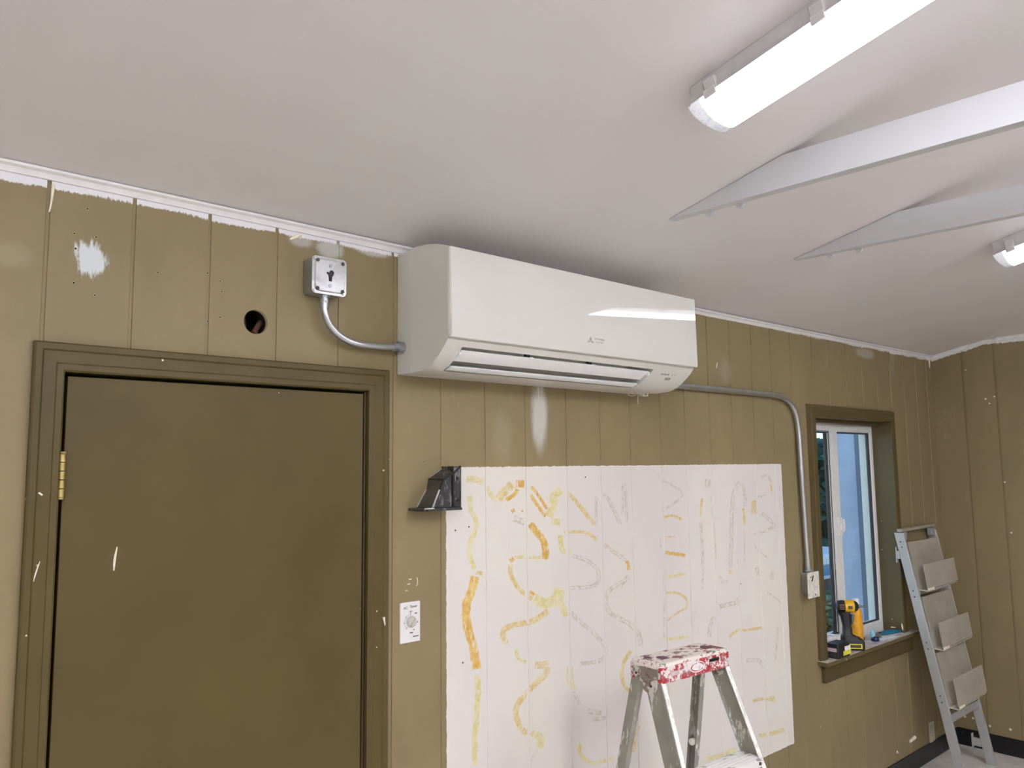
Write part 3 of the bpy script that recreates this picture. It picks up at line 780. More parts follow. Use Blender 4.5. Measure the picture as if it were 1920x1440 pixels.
ceiling_light(1.10, YB + 0.935, 'added unseen fill light on the opposite slope, behind the viewer in the middle', True)
ceiling_light(2.90, YB + 0.935, 'added unseen fill light on the opposite slope, behind the viewer at the gable side', True)

# ------------------------------------------------------------------ collar tie beams
M_beam = plain('white_beam_paint', lin(201, 201, 202), 0.5, var=0.012, scale=6)
def beam(x, label):
    t = thing('ceiling_beam', (x, -0.486, 2.514), label, 'ceiling beam', group='white beams across the sloped ceiling')
    zb, zm = 2.5135, 2.480
    prof = [(-0.480, 2.5125), (-2.3, zm), (YB + 0.480, 2.5125), (YB + 0.885, 2.602), (-2.3, 2.572), (-0.885, 2.602)]
    mb = MB(); mb.sect((x, 0, 0), (x + 0.036, 0, 0), prof, (0, 1, 0), (0, 0, 1))
    mb.build('plank', M_beam, t, bevel=0.0015)
    for y in (-0.612, -0.722):
        zz = zb + (y + 0.486) * 0.018 - 0.001
        mb = MB(); mb.cyl((x + 0.034, y, zz), (x + 0.044, y, zz), 0.013, seg=16); mb.cyl((x + 0.044, y, zz), (x + 0.056, y, zz), 0.009, seg=6)
        mb.build('bolt', M_beam, t, bevel=0.001)
    return t
beam(2.024, 'white painted beam under the ceiling, the one next to the long light at the top')
beam(2.806, 'white painted beam under the ceiling, the lower and farther of the two')

# ------------------------------------------------------------------ air conditioner
M_ac = plain('warm_white_plastic', lin(214, 212, 203), 0.33, var=0.01, scale=3)
M_acp = plain('glossy_white_panel', lin(213, 211, 203), 0.02, var=0.008, scale=3)
M_acp.node_tree.nodes['Principled BSDF'].inputs['IOR'].default_value = 1.72
M_vane = plain('vane_plastic', lin(228, 228, 224), 0.35, var=0.01)
M_print = plain('grey_print', lin(150, 148, 142), 0.5)
M_inkd = plain('dark_print', lin(60, 60, 62), 0.5)
AX0, AX1 = 1.300, 2.441
ac = thing('air_conditioner', (1.87, 0, 2.0), 'white wall-mounted air conditioner indoor unit under the ceiling', 'air conditioner')
mb = MB(); mb.sect((AX0 + .004, 0, 0), (AX1 - .004, 0, 0), [(0.0, 2.002), (-.0715, 2.002), (-.0715, 2.371), (-.06, 2.3735), (0.0, 2.3735)], (0, 1, 0), (0, 0, 1))
mb.build('back_chassis', M_ac, ac, bevel=0.003)
top = [(-.0775, 2.374), (-.11, 2.3745), (-.16, 2.370), (-.205, 2.362), (-.24, 2.352), (-.262, 2.340), (-.262, 2.085), (-.2615, 2.079)]
low = [(-.213, 2.0335), (-.185, 2.016), (-.155, 2.0045), (-.13, 2.0015), (-.0775, 2.0005)]
full = top + [(-.246, 2.0615), (-.232, 2.049)] + low
cut = top + [(-.2475, 2.063), (-.215, 2.098), (-.16, 2.105), (-.115, 2.075), (-.112, 2.035), (-.150, 2.0035)] + low[3:]
mb = MB()
for a, b, p in ((AX0, 1.362, full), (1.362, 2.222, cut), (2.222, AX1, full)):
    mb.sect((a, 0, 0), (b, 0, 0), p, (0, 1, 0), (0, 0, 1))
mb.build('body', M_ac, ac, smooth=32)
rings = []
pan = [(-.2625, 2.3385), (-.272, 2.3415), (-.2772, 2.339), (-.2785, 2.25), (-.2798, 2.16), (-.2808, 2.092), (-.2790, 2.084), (-.274, 2.082), (-.2625, 2.094)]
for x, k in ((AX0 - .003, .35), (AX0 - .0022, .75), (AX0 + .001, 1.0), (AX1 - .001, 1.0), (AX1 + .0022, .75), (AX1 + .003, .35)):
    rings.append([(x, -.2625 + (y + .2625) * k, z) for y, z in pan])
mb = MB(); mb.loft(rings)
panel_ac = mb.build('front_panel', M_acp, ac, smooth=30)
# logo: three small diamonds and two lines of lettering
mb = MB(); cx, cz, yy = 1.861, 2.126, -.2812; r = .0062
for a in (90, 210, 330):
    c, s = math.cos(math.radians(a)), math.sin(math.radians(a)); px, pz = -s, c
    q = [(0, 0), (r * c * .95 + px * r * .55, r * s * .95 + pz * r * .55), (2 * r * .95 * c, 2 * r * .95 * s), (r * c * .95 - px * r * .55, r * s * .95 - pz * r * .55)]
    mb.loft([[(cx + u * 1.5, -.2795, cz + v) for u, v in q], [(cx + u * 1.5, yy, cz + v) for u, v in q]])
mb.build('logo', M_print, panel_ac)
M_faint = plain('faint_print', lin(192, 190, 184), 0.5)
for k, tx in enumerate(('MITSUBISHI', 'ELECTRIC')):
    text_mesh('lettering', tx, 0.0095, M_faint, panel_ac, Matrix.Translation((1.9045, -.2810, 2.1335 - k * .0095)) @ Matrix.Rotation(PI / 2, 4, 'X'), 0.0002)
# vanes
def vane(c, ang, chord, th, name):
    u = Vector((0, math.cos(ang), math.sin(ang))); v = Vector((0, -math.sin(ang), math.cos(ang))); c = Vector(c)
    prof = [(-chord / 2, -th * .2), (-chord / 2 + .003, -th / 2), (chord / 2 - .003, -th / 2), (chord / 2, 0), (chord / 2 - .003, th / 2), (-chord / 2 + .003, th / 2)]
    mb = MB(); mb.sect(c + Vector((1.371, 0, 0)), c + Vector((2.214, 0, 0)), prof, u, v)
    return mb.build(name, M_vane, ac, bevel=0.001)
v1 = vane((0, -.2085, 2.0445), math.radians(-33), 0.050, 0.007, 'vane')
vane((0, -.1665, 2.0125), math.radians(-21), 0.028, 0.006, 'vane')
for x in (1.635, 1.915):
    mb = MB(); mb.box(x - .006, x + .006, -.228, -.212, 2.056, 2.072); mb.build('vane_pivot', M_inkd, v1, bevel=0.001)
    mb = MB(); mb.box(x + .006, x + .020, -.230, -.216, 2.052, 2.060); mb.build('vane_tab', M_vane, v1, bevel=0.001)
for x in (1.368, 2.217):
    mb = MB(); mb.cyl((x - .004, -.222, 2.050), (x + .004, -.222, 2.050), 0.008, seg=14); mb.build('vane_pivot', M_vane, v1)
# display marks on the lower right of the body
tn = Vector((0, -.746, .665)); nn = Vector((0, -.665, -.746))
def mark(x, s, w, h, mat, name='display_mark'):
    c = Vector((x, -.2318, 2.0490)) + tn * s; mb = MB()
    mb.loft([[c + Vector((dx * w / 2, 0, 0)) + tn * (dy * h / 2) + nn * o for dx, dy in ((-1, -1), (1, -1), (1, 1), (-1, 1))] for o in (-.0006, .0006)])
    mb.build(name, mat, ac)
for dx in (0, .016, .033): mark(2.287 + dx, .004, .012, .007, M_print)
for dx in (.058, .074): mark(2.287 + dx, .004, .006, .009, plain('pale_print', lin(188, 186, 180), 0.5))
mark(2.336, -.016, .030, .011, plain('receiver_window', lin(138, 136, 130), 0.3), 'receiver_window')
mb = MB(); mb.box(AX1 - .004, AX1 + .030, -.020, -.002, 1.996, 2.012); mb.cyl((AX1 + .014, -.0215, 2.004), (AX1 + .014, -.019, 2.004), .004, seg=10, m=1)
mb.build('mounting_tab', [M_ac, M_dark], ac)
mb = MB(); mb.tube([(2.275 + .020 * math.cos(t), -.10 + .004 * math.sin(2 * t), 1.9915 + .010 * math.sin(t)) for t in [k * 2 * PI / 24 for k in range(25)]], .0013, 6)
mb.build('drain_loop', plain('clear_tube', lin(196, 192, 176), 0.3), ac, smooth=60)

# ------------------------------------------------------------------ conduits and boxes
M_galv = splatter('galvanised_steel', lin(176, 180, 182), lin(150, 152, 152), 0.56, 0.32, 0.85, scale=30)
M_emt = plain('conduit_steel', lin(188, 190, 192), 0.28, 0.9, 0.04, 14)
M_black = plain('black_plastic', lin(16, 16, 17), 0.4)
M_plate = splatter('brushed_steel_cover', lin(206, 207, 206), lin(190, 191, 190), 0.5, 0.30, 0.75, scale=16)
jb = thing('junction_box', (1.045, 0, 2.256), 'square galvanised junction box with a black keyhole-shaped outlet, left of the air conditioner', 'electrical box')
mb = MB(); mb.loft([[(x, y, z) for x, z in rrect(1.045, 2.256, .1016, .1016, .008)] for y in (-.001, -.053)])
mb.build('box_body', M_galv, jb, bevel=0.001)
mb = MB()
mb.loft([[(x, -.053, z) for x, z in rrect(1.045, 2.256, .1056, .1056, .012)], [(x, -.0555, z) for x, z in rrect(1.045, 2.256, .1056, .1056, .012)]])
mb.loft([[(x, y, z) for x, z in rrect(1.045, 2.256, s, s, r)] for y, s, r in ((-.0555, .092, .018), (-.0590, .090, .018), (-.0605, .087, .018))])
cov = mb.build('cover_plate', M_plate, jb, smooth=25)
for sx in (-1, 1):
    for sz in (-1, 1):
        mb = MB(); mb.cyl((1.045 + sx * .0445, -.0555, 2.256 + sz * .0445), (1.045 + sx * .0445, -.0585, 2.256 + sz * .0445), .0042, seg=12)
        mb.cyl((1.045 + sx * .0385, -.0600, 2.256 + sz * .0395), (1.045 + sx * .0385, -.0609, 2.256 + sz * .0395), .0055, seg=12, m=1)
        mb.build('corner_screw', [M_emt, M_inkd], cov)
for dz in (-.028, .028):
    mb = MB(); mb.cyl((1.045, -.0600, 2.256 + dz), (1.045, -.0625, 2.256 + dz), .0050, seg=14); mb.build('cover_screw', M_galv, cov)
mb = MB()
key = [(-.0045, -.015), (.0045, -.015), (.0052, -.002), (.0095, .004), (.0115, .012), (.006, .0165), (-.001, .0155), (-.003, .010), (-.011, .0105), (-.0125, .007), (-.006, .001), (-.005, -.006)]
mb.loft([[(1.045 + u, y, 2.2555 + v) for u, v in key] for y in (-.0600, -.0625)])
mb.build('socket', M_black, jb, bevel=0.001)

cd1 = thing('conduit', (1.041, -.035, 2.205), 'short bent steel conduit from the square junction box down to the air conditioner', 'conduit')
p1 = [(1.041, -.035, 2.172), (1.0445, -.035, 2.152), (1.056, -.035, 2.127), (1.078, -.035, 2.104), (1.105, -.035, 2.0885), (1.140, -.035, 2.079), (1.18, -.035, 2.0765), (1.235, -.035, 2.078), (1.286, -.035, 2.082)]
mb = MB(); mb.tube(bez(p1, 5), .0098, 16); mb.build('pipe', M_emt, cd1, smooth=60)
mb = MB(); mb.cyl((1.041, -.035, 2.2052), (1.041, -.035, 2.198), .016, seg=8); mb.cyl((1.041, -.035, 2.199), (1.042, -.035, 2.168), .0125, seg=18)
mb.cyl((1.041, -.046, 2.186), (1.041, -.0505, 2.186), .0035, seg=8)
mb.build('connector', M_galv, cd1, smooth=40)
mb = MB(); mb.cyl((1.266, -.035, 2.081), (1.286, -.035, 2.082), .0125, seg=18); mb.cyl((1.284, -.035, 2.082), (1.3015, -.035, 2.0825), .0165, seg=8)
mb.build('connector', M_galv, cd1, smooth=40)

cd2 = thing('conduit', (2.45, -.0225, 2.05), 'long steel conduit from behind the air conditioner, bending down beside the window', 'conduit')
p2 = [(2.4425, -.0225, 2.052), (2.7, -.0225, 2.051), (2.97, -.0225, 2.051), (3.27, -.0225, 2.051), (3.40, -.0225, 2.050), (3.48, -.0225, 2.046), (3.545, -.0225, 2.026), (3.59, -.0225, 1.992), (3.614, -.0225, 1.945), (3.626, -.0225, 1.88), (3.629, -.0225, 1.82), (3.634, -.0225, 1.645), (3.642, -.0225, 1.438), (3.650, -.0225, 1.225)]
mb = MB(); mb.tube(bez(p2, 6), .0135, 16); mb.build('pipe', M_emt, cd2, smooth=60)
mb = MB(); mb.cyl((3.650, -.0225, 1.232), (3.651, -.0225, 1.2055), .0165, seg=18); mb.cyl((3.651, -.0225, 1.211), (3.651, -.0225, 1.2055), .021, seg=8)
mb.build('connector', M_galv, cd2, smooth=40)
mb = MB(); mb.cyl((3.6292, -.0225, 1.80), (3.6294, -.0225, 1.79), .0155, seg=16); mb.build('coupling_ring', M_galv, cd2, smooth=40)

hb = thing('utility_box', (3.652, 0, 1.147), 'small steel utility box with a paint-spattered cover at the foot of the long conduit', 'electrical box')
mb = MB(); mb.loft([[(x, y, z) for x, z in rrect(3.655, 1.150, .074, .106, .010)] for y in (-.001, -.048)])
mb.build('box_body', M_galv, hb, bevel=0.001)
M_spl = splatter('spattered_cover', lin(210, 207, 196), lin(226, 223, 212), 0.5, 0.45, 0.05, scale=40, spot2=lin(192, 186, 172))
mb = MB(); mb.loft([[(x, y, z) for x, z in rrect(3.642, 1.1445, .108, .121, .003)] for y in (-.048, -.052)])
cv = mb.build('cover_plate', M_spl, hb, bevel=0.0008)
mb = MB(); mb.loft([[(3.630 + u, y, 1.172 + v) for u, v in ((-.010, -.008), (.0, -.010), (.016, .016), (.008, .018))] for y in (-.0515, -.0528)]); mb.build('socket', M_black, hb)
for x, z in ((3.618, 1.182), (3.652, 1.098)):
    mb = MB(); mb.cyl((x, -.0515, z), (x, -.0535, z), .004, seg=10); mb.build('cover_screw', M_inkd, cv)

# timer switch beside the door
tm = thing('timer_switch', (1.351, 0, 1.27), 'white spring timer switch plate with a round dial, to the right of the door', 'timer switch')
M_ivory = plain('white_switch_plastic', lin(226, 224, 220), 0.35, var=0.015)
mb = MB(); mb.loft([[(x, y, z) for x, z in rrect(1.351, 1.270, s, s + .046, .003)] for y, s in ((-.0005, .071), (-.004, .071), (-.006, .0675))])
tp_ = mb.build('plate', M_ivory, tm, smooth=30)
mb = MB(); mb.lathe([(.0165, -.0055), (.0165, -.010), (.0145, -.0135), (.0135, -.016), (.011, -.0175), (.0, -.0175)], (1.353, 0, 1.271), 28, 'Y')
mb.bar((1.345, -.019, 1.262), (1.361, -.019, 1.280), .006, .008, (0, 1, 0))
mb.build('dial', plain('grey_dial', lin(190, 186, 176), 0.3), tm, bevel=0.0008)
mb = MB()
for k in range(13):
    a = math.radians(95 + k * 11); r0, r1 = (.0195, .0265) if k % 4 == 0 else (.0200, .0235)
    mb.bar((1.353 + r0 * math.cos(a), -.0061, 1.271 + r0 * math.sin(a)), (1.353 + r1 * math.cos(a), -.0061, 1.271 + r1 * math.sin(a)), .0013 if k % 4 == 0 else .0008, .0006, (0, 1, 0))
mb.build('scale_mark', M_inkd, tp_)
R90 = Matrix.Rotation(PI / 2, 4, 'X')
def txt(s, size, x, y, z, mat, parent, sl=0.0, name='lettering'):
    text_mesh(name, s, size, mat, parent, Matrix.Translation((x, y, z)) @ R90 @ Matrix.Rotation(sl, 4, 'Z'), .0003)
txt('AC', .0105, 1.334, -.0062, 1.3125, M_inkd, tp_, .05, 'handwriting'); txt('Timer', .0105, 1.362, -.0062, 1.3145, M_inkd, tp_, .05, 'handwriting')
txt('OFF', .0062, 1.352, -.0062, 1.3005, M_inkd, tp_)
for x, z, w_, h_ in ((1.370, 1.294, .008, .0028), (1.3765, 1.268, .0025, .004), (1.3625, 1.2475, .003, .003), (1.354, 1.2395, .011, .0026), (1.370, 1.2280, .020, .0024)):
    mb = MB(); mb.box(x - w_ / 2, x + w_ / 2, -.0066, -.0058, z - h_ / 2, z + h_ / 2); mb.build('printed_mark', M_inkd, tp_)

# worn wall plate near the corner
ol = thing('wall_outlet', (5.02, 0, 0.155), 'pale worn outlet plate low on the wall near the corner', 'outlet')
mb = MB(); mb.loft([[(x, y, z) for x, z in rrect(5.02, .153, .070, .114, .004)] for y in (-.0005, -.007)]); mb.build('plate', splatter('worn_ivory', lin(196, 186, 164), lin(150, 140, 116), 0.62, scale=25), ol, bevel=0.002)
for dz in (-.02, .02):
    mb = MB(); mb.loft([[(x, y, z) for x, z in rrect(5.02, .153 + dz, .033, .028, .010)] for y in (-.0068, -.009)]); s_ = mb.build('socket', plain('ivory_socket', lin(186, 176, 154), 0.4), ol)
    mb = MB()
    for dx in (-.007, .007): mb.box(5.02 + dx - .001, 5.02 + dx + .001, -.0094, -.0088, .153 + dz - .004, .153 + dz + .005)
    mb.build('slot', M_black, s_)

# black metal bracket at the corner of the primer square
br = thing('wall_bracket', (1.44, 0, 1.66), 'black metal wall bracket at the top left corner of the white square', 'bracket')
M_bm = splatter('worn_black_metal', lin(58, 57, 58), lin(112, 110, 108), 0.56, 0.45, 0.2, scale=60, stretch=(1, 1, .3))
M_bs = plain('charcoal_strut', lin(84, 82, 80), 0.35, 0.3)
M_be = plain('pale_edge', lin(205, 205, 200), 0.35, 0.5)  # pale strips along the strut edges and the shelf lip
yb, yf = -.001, -.088
back = [(1.478, 1.724), (1.419, 1.689), (1.412, 1.657), (1.378, 1.606)]
front = [(1.448, 1.707), (1.411, 1.687), (1.397, 1.658), (1.372, 1.605)]
mb = MB()                                                 # gusset cheek facing the room
mb.loft([[(x, yf + d, z) for x, z in front + [(1.472, 1.605), (1.474, 1.727)]] for d in (0.0, .004)])
mb.build('side_cheek', M_bm, br, bevel=0.001)
mb = MB(); mb.box(1.446, 1.474, yf - .004, yf, 1.603, 1.727); mb.build('flange', M_bm, br, bevel=0.001)
mb = MB(); mb.box(1.474, 1.5435, -.004, -.0005, 1.600, 1.727); mb.box(1.470, 1.476, yf - .004, -.0005, 1.603, 1.727); mb.build('back_plate', M_bm, br, bevel=0.001)
for k in range(3):                                        # three sloping plates of the strut
    mb = MB(); q = [Vector((back[k][0], yb, back[k][1])), Vector((back[k + 1][0], yb, back[k + 1][1])), Vector((front[k + 1][0], yf, front[k + 1][1])), Vector((front[k][0], yf, front[k][1]))]
    o_ = Vector((.005, 0, -.001)); mb.loft([q, [p + o_ for p in q]]); mb.build('strut_plate', M_bs if k else M_bm, br)
for (a, ya), (b, yb_), w_ in (((back[2], yb), (back[3], yb), .004), ((front[2], yf), (front[3], yf), .004), ((back[0], yb), (back[1], yb), .002)):
    mb = MB(); mb.bar((a[0], ya, a[1]), (b[0], yb_, b[1]), w_, .003, (0, 1, 0)); mb.build('pale_edge', M_be, br)
mb = MB()
for (a, b) in ((front[0], front[1]), (front[1], front[2]), ((1.446, 1.603), (1.446, 1.707)), (front[0], (1.474, 1.727)), (front[3], (1.474, 1.605))):
    mb.bar((a[0], yf - .003, a[1]), (b[0], yf - .003, b[1]), .006, .006, (0, 1, 0))
mb.bar((back[1][0], yb - .004, back[1][1]), (front[1][0], yf, front[1][1]), .006, .006)
mb.build('edge_rib', M_black, br, bevel=0.001)
mb = MB(); mb.loft([[(1.345, -.001, z), (1.476, -.001, z), (1.476, -.097, z), (1.352, -.097, z), (1.335, -.055, z)] for z in (1.596, 1.6035)])
mb.build('bottom_shelf', M_bm, br, bevel=0.001)
mb = MB(); mb.box(1.338, 1.372, -.098, -.093, 1.6025, 1.606); mb.build('shelf_lip', M_be, br)
for z in (1.690, 1.625):
    mb = MB(); mb.cyl((1.461, yf - .0035, z), (1.461, yf - .006, z), .005, seg=12); mb.build('bolt', M_black, br)

# ------------------------------------------------------------------ step ladder in front of the primer square
M_red = splatter('red_cap_with_paint', lin(168, 42, 50), lin(222, 214, 210), 0.508, 0.5, scale=34, spot2=lin(164, 104, 108))
M_redtop = splatter('red_top_under_paint', lin(146, 70, 74), lin(226, 218, 208), 0.475, 0.55, scale=26, stretch=(.6, 1, 1), spot2=lin(120, 100, 96))
M_alu = splatter('spattered_aluminium', lin(160, 156, 145), lin(206, 203, 194), 0.55, 0.45, 0.3, scale=26, stretch=(1, 1, .35))
M_alub = splatter('lit_aluminium', lin(228, 225, 216), lin(240, 238, 230), 0.47, 0.5, 0.0, scale=20, stretch=(1, 1, .4))  # spattered rail metal, paled to put the light on it into the colour
M_brk = splatter('spattered_bracket', lin(142, 136, 124), lin(205, 200, 190), 0.53, 0.45, 0.4, scale=20, spot2=lin(140, 96, 96))
sl_ = thing('step_ladder', (2.030, -.468, 0), 'aluminium step ladder with a red paint-splashed top cap, in front of the white square', 'step ladder', (0, 0, math.radians(-2.5)))
HT = 1.15
mb = MB()
mb.loft([[(x, y, z) for x, y in rrect(0, 0, .320 + d, .116 + d, .010)] for z, d in ((1.132, 0.0), (1.146, 0.0), (1.150, -.006))], 1)
mb.box(-.156, .160, -.0605, -.0545, 1.094, 1.140); mb.box(-.160, .160, .0545, .0600, 1.094, 1.140)
mb.box(-.160, -.154, -.0605, -.046, 1.094, 1.140); mb.box(-.160, -.154, .046, .0600, 1.094, 1.140); mb.box(.154, .160, -.0605, .060, 1.100, 1.140)
cap = mb.build('top_cap', [M_red, M_redtop], sl_, bevel=0.002, local=True)
for x, y, rx in ((-.090, -.005, .018), (.118, -.005, .018), (-.120, .03, .010)):
    mb = MB(); mb.lathe([(rx, 1.1492), (rx, 1.1512), (rx * .8, 1.1514), (0.0, 1.1514)], (x, y, 0), 20); mb.build('tool_hole', plain('purple_grey_recess', lin(96, 66, 76), 0.6), cap, local=True)
mb = MB(); mb.box(.062, .106, -.0635, -.060, 1.124, 1.132); mb.build('front_slot', M_black, cap, local=True)
mb = MB(); mb.box(-.118, -.066, -.0630, -.060, 1.112, 1.124); mb.build('front_label', splatter('pale_label', lin(206, 190, 186), lin(226, 220, 216), .5, scale=20), cap, local=True)
mb = MB()
ell = [(.004 + .034 * math.cos(t * 2 * PI / 28), 1.119 + .0145 * math.sin(t * 2 * PI / 28)) for t in range(28)]
mb.tube([(x, -.0605, z) for x, z in ell + ell[:1]], .0018, 6); mb.loft([[(x * 1.0, y, z) for x, z in [(.004 + .026 * math.cos(t * 2 * PI / 28), 1.119 + .010 * math.sin(t * 2 * PI / 28)) for t in range(28)]] for y in (-.0600, -.0618)])
mb.build('oval_emblem', splatter('pale_emblem', lin(216, 206, 202), lin(232, 226, 222), .5, scale=20), cap, local=True)
for s in (-1, 1):                                          # end brackets with a rounded tongue
    prof = [(.046, 1.134), (.046, 1.105), (.028, 1.094), (.014, 1.074), (0.0, 1.064), (-.018, 1.060), (-.034, 1.066), (-.044, 1.080), (-.046, 1.134)]
    mb = MB(); mb.sect((s * .1585, 0, 0), (s * .1625, 0, 0), prof, (0, 1, 0), (0, 0, 1)); mb.build('end_bracket', M_brk, sl_, bevel=0.001, local=True)
    for y, z in ((.034, 1.112), (-.022, 1.084)):
        mb = MB(); mb.cyl((s * .1620, y, z), (s * .1645, y, z), .004, seg=10); mb.build('rivet', M_inkd, sl_, local=True)
def channel(mb, a, b, s, depth, flange, th=.0022):
    """C-channel: web across x, flanges turned towards -s"""
    i = -s
    prof = [(0, -depth / 2), (i * flange, -depth / 2), (i * flange, -depth / 2 + th * 1.6), (i * th, -depth / 2 + th * 1.6), (i * th, depth / 2 - th), (i * flange, depth / 2 - th), (i * flange, depth / 2), (0, depth / 2)]
    return mb.sect(a, b, prof, (1, 0, 0), (0, 1, 0))
FT, FB, FX0, FX1 = -.014, -.430, .157, .245
for s in (-1, 1):
    mb = MB(); channel(mb, (s * FX0, FT, 1.125), (s * FX1, FB, 0.012), s, .064, .015)
    fr_ = mb.build('front_rail', M_alu, sl_, bevel=0.0008, local=True)
    mb = MB(); mb.bar((s * (FX0 - .007), FT - .0445, 1.097), (s * (FX1 - .007), FB - .0345, 0.012), .016, .003, (0, 1, 0))
    mb.build('rail_edge', M_alub, fr_, bevel=0.0008, local=True)  # strip over the front flange, its lit look painted in
    mb = MB(); mb.box(s * FX1 - .022 - (.008 if s > 0 else -.008) , s * FX1 + .018 - (.008 if s > 0 else -.008), FB - .042, FB + .038, 0.0, .035); mb.build('foot', M_black, sl_, bevel=0.003, local=True)
    mb = MB(); channel(mb, (s * .155, .036, 1.125), (s * .245, .255, 0.010), s, .034, .022); rr_ = mb.build('rear_rail', M_alu, sl_, bevel=0.0008, local=True)
    mb = MB(); mb.box(s * .245 - .016, s * .245 + .016, .232, .278, 0.0, .030); mb.build('foot', M_black, sl_, bevel=0.003, local=True)
    za = .62; t_ = (1.125 - za) / 1.115
    mb = MB(); mb.bar((s * (FX0 + (FX1 - FX0) * t_ - .012), FT + (FB - FT) * t_, za), (s * (.155 + .09 * t_ - .012), .036 + .219 * t_, za - .02), .003, .018); mb.build('spreader', M_alub, sl_, local=True)
    mb = MB(); mb.cyl((s * (.155 + .09 * .27 - .026), .095, .83), (s * (.155 + .09 * .27 - .004), .095, .83), .011, seg=14); mb.build('rivet', M_alub, sl_, bevel=.002, local=True)
M_step = splatter('spattered_step', lin(168, 166, 160), lin(226, 224, 218), 0.47, 0.42, 0.35, scale=12, stretch=(.5, 1, 1))
for z in (.845, .565, .285):
    t_ = (1.125 - z) / 1.113; xw = FX0 + (FX1 - FX0) * t_ - .003; yc = FT + (FB - FT) * t_
    mb = MB(); mb.sect((-xw, 0, 0), (xw, 0, 0), [(yc - .040, z - .026), (yc - .040, z - .002), (yc - .037, z), (yc + .040, z), (yc + .042, z - .003), (yc + .042, z - .022), (yc + .039, z - .022), (yc + .039, z - .004), (yc - .036, z - .004), (yc - .036, z - .026)], (0, 1, 0), (0, 0, 1))
    st = mb.build('step', M_step, sl_, bevel=0.0008, local=True)
    mb = MB()
    for k in range(5): mb.box(-xw + .01, xw - .01, yc - .026 + k * .014, yc - .022 + k * .014, z - .001, z + .0012)
    mb.build('tread_rib', M_step, st, local=True)
    for s in (-1, 1):
        mb = MB(); mb.cyl((s * (xw - .018), yc - .0395, z - .014), (s * (xw - .018), yc - .0425, z - .014), .005, seg=10); mb.build('rivet', M_inkd, st, local=True)
for z in (.60, .25):
    t_ = (1.125 - z) / 1.115; x = .155 + .09 * t_ - .004; y = .036 + .219 * t_
    mb = MB(); mb.box(-x, x, y + .004, y + .010, z - .014, z + .014); mb.build('rear_brace', M_alu, sl_, local=True)

# ------------------------------------------------------------------ leaning display rack in the corner
M_rack = plain('silver_grey_paint', lin(178, 178, 176), 0.4, 0.25, 0.02)
n_ = N('dusty_clear_acrylic')
a_ = n_.noise(9.0, 4); col_ = n_.mix(n_.ramp(a_, .35, .65), lin(196, 188, 174), lin(208, 200, 188))
n_.fin(col_, 0.3)
tr_ = n_.n('ShaderNodeBsdfTransparent'); mx_ = n_.n('ShaderNodeMixShader'); mx_.inputs[0].default_value = 0.5
n_.link(tr_.outputs[0], mx_.inputs[1]); n_.link(n_.b.outputs[0], mx_.inputs[2]); n_.link(mx_.outputs[0], n_.out.inputs[0])
M_acr = n_.m
M_crease = plain('acrylic_edge', lin(190, 183, 168), 0.3)
def ry(z, off=0.0): return -.292 + .238 * z / 1.31 + off
rk = thing('display_rack', (4.94, -.20, 0), 'silver ladder-shaped display rack with three clear pockets, leaning in the corner beside the window', 'display rack')
XL0, XL1 = 4.700, 4.742      # left rail at top and foot
XR0, XR1 = 5.158, 5.168
def rail(x0, x1, ztop, zbot):
    mb = MB()
    a = Vector((x0, ry(ztop), ztop)); b = Vector((x1, ry(zbot), zbot))
    mb.sect(a, b, [(-.018, 0.0), (0.0, 0.0), (0.0, .050), (-.018, .050)], (1, 0, 0), (0, 1, 0))
    return mb.build('rail', M_rack, rk, bevel=0.002)
rl = rail(XL0, XL1, 1.325, 0.0); rrt = rail(XR0, XR1, 1.318, 0.0)
def xl(z): return XL1 + (XL0 - XL1) * z / 1.325
def xr(z): return XR1 + (XR0 - XR1) * z / 1.318 - .018
mb = MB()
for z in (1.275, 1.245, 1.005, .972, .728, .695, .45, .417):
    mb.cyl((xl(z) - .0178, ry(z) + .026, z), (xl(z) - .0188, ry(z) + .026, z), .0042, seg=10)
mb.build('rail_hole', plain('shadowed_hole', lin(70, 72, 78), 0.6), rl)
def cross(z, h, d0, d1, name='crossbar', mat=M_rack):
    mb = MB(); mb.loft([[(xl(z), ry(z) + d0, z - h / 2), (xr(z), ry(z) + d0, z - h / 2), (xr(z), ry(z) + d1, z - h / 2), (xl(z), ry(z) + d1, z - h / 2)],
                        [(xl(z), ry(z + h / 2) + d0, z + h / 2), (xr(z), ry(z) + d0, z + h / 2), (xr(z), ry(z) + d1, z + h / 2), (xl(z), ry(z) + d1, z + h / 2)]])
    return mb.build(name, mat, rk, bevel=0.0015)
cross(.330, .042, .010, .040); cross(.990, .03, .020, .040)
mb = MB(); mb.bar((xl(1.335) - .012, ry(1.335) + .02, 1.337), (xr(1.335) + .022, ry(1.335) + .02, 1.345), .03, .018); mb.build('top_bar', plain('dull_top_bar', lin(150, 142, 130), .5), rk, bevel=.002)
for x in (xl(1.31) + .02, xr(1.31) - .02):
    mb = MB(); mb.box(x - .02, x + .02, ry(1.31) + .004, ry(1.31) + .034, 1.285, 1.330); mb.build('top_block', plain('grey_block', lin(150, 150, 150), .4), rk, bevel=.003)
for x, z in ((XL0 - .009, 1.20), (XR1 - .009, .11)):      # stand-off brackets at the back
    yy_ = ry(z) + .05; dd = min(.034, -.010 - yy_) if z > 1 else .045
    mb = MB(); mb.box(x - .009, x + .009, yy_, yy_ + dd, z - .022, z + .022); mb.box(x - .011, x + .011, yy_ + dd, yy_ + dd + .006, z - .044, z + .044); mb.build('stand_off', M_rack, rk, bevel=.001)
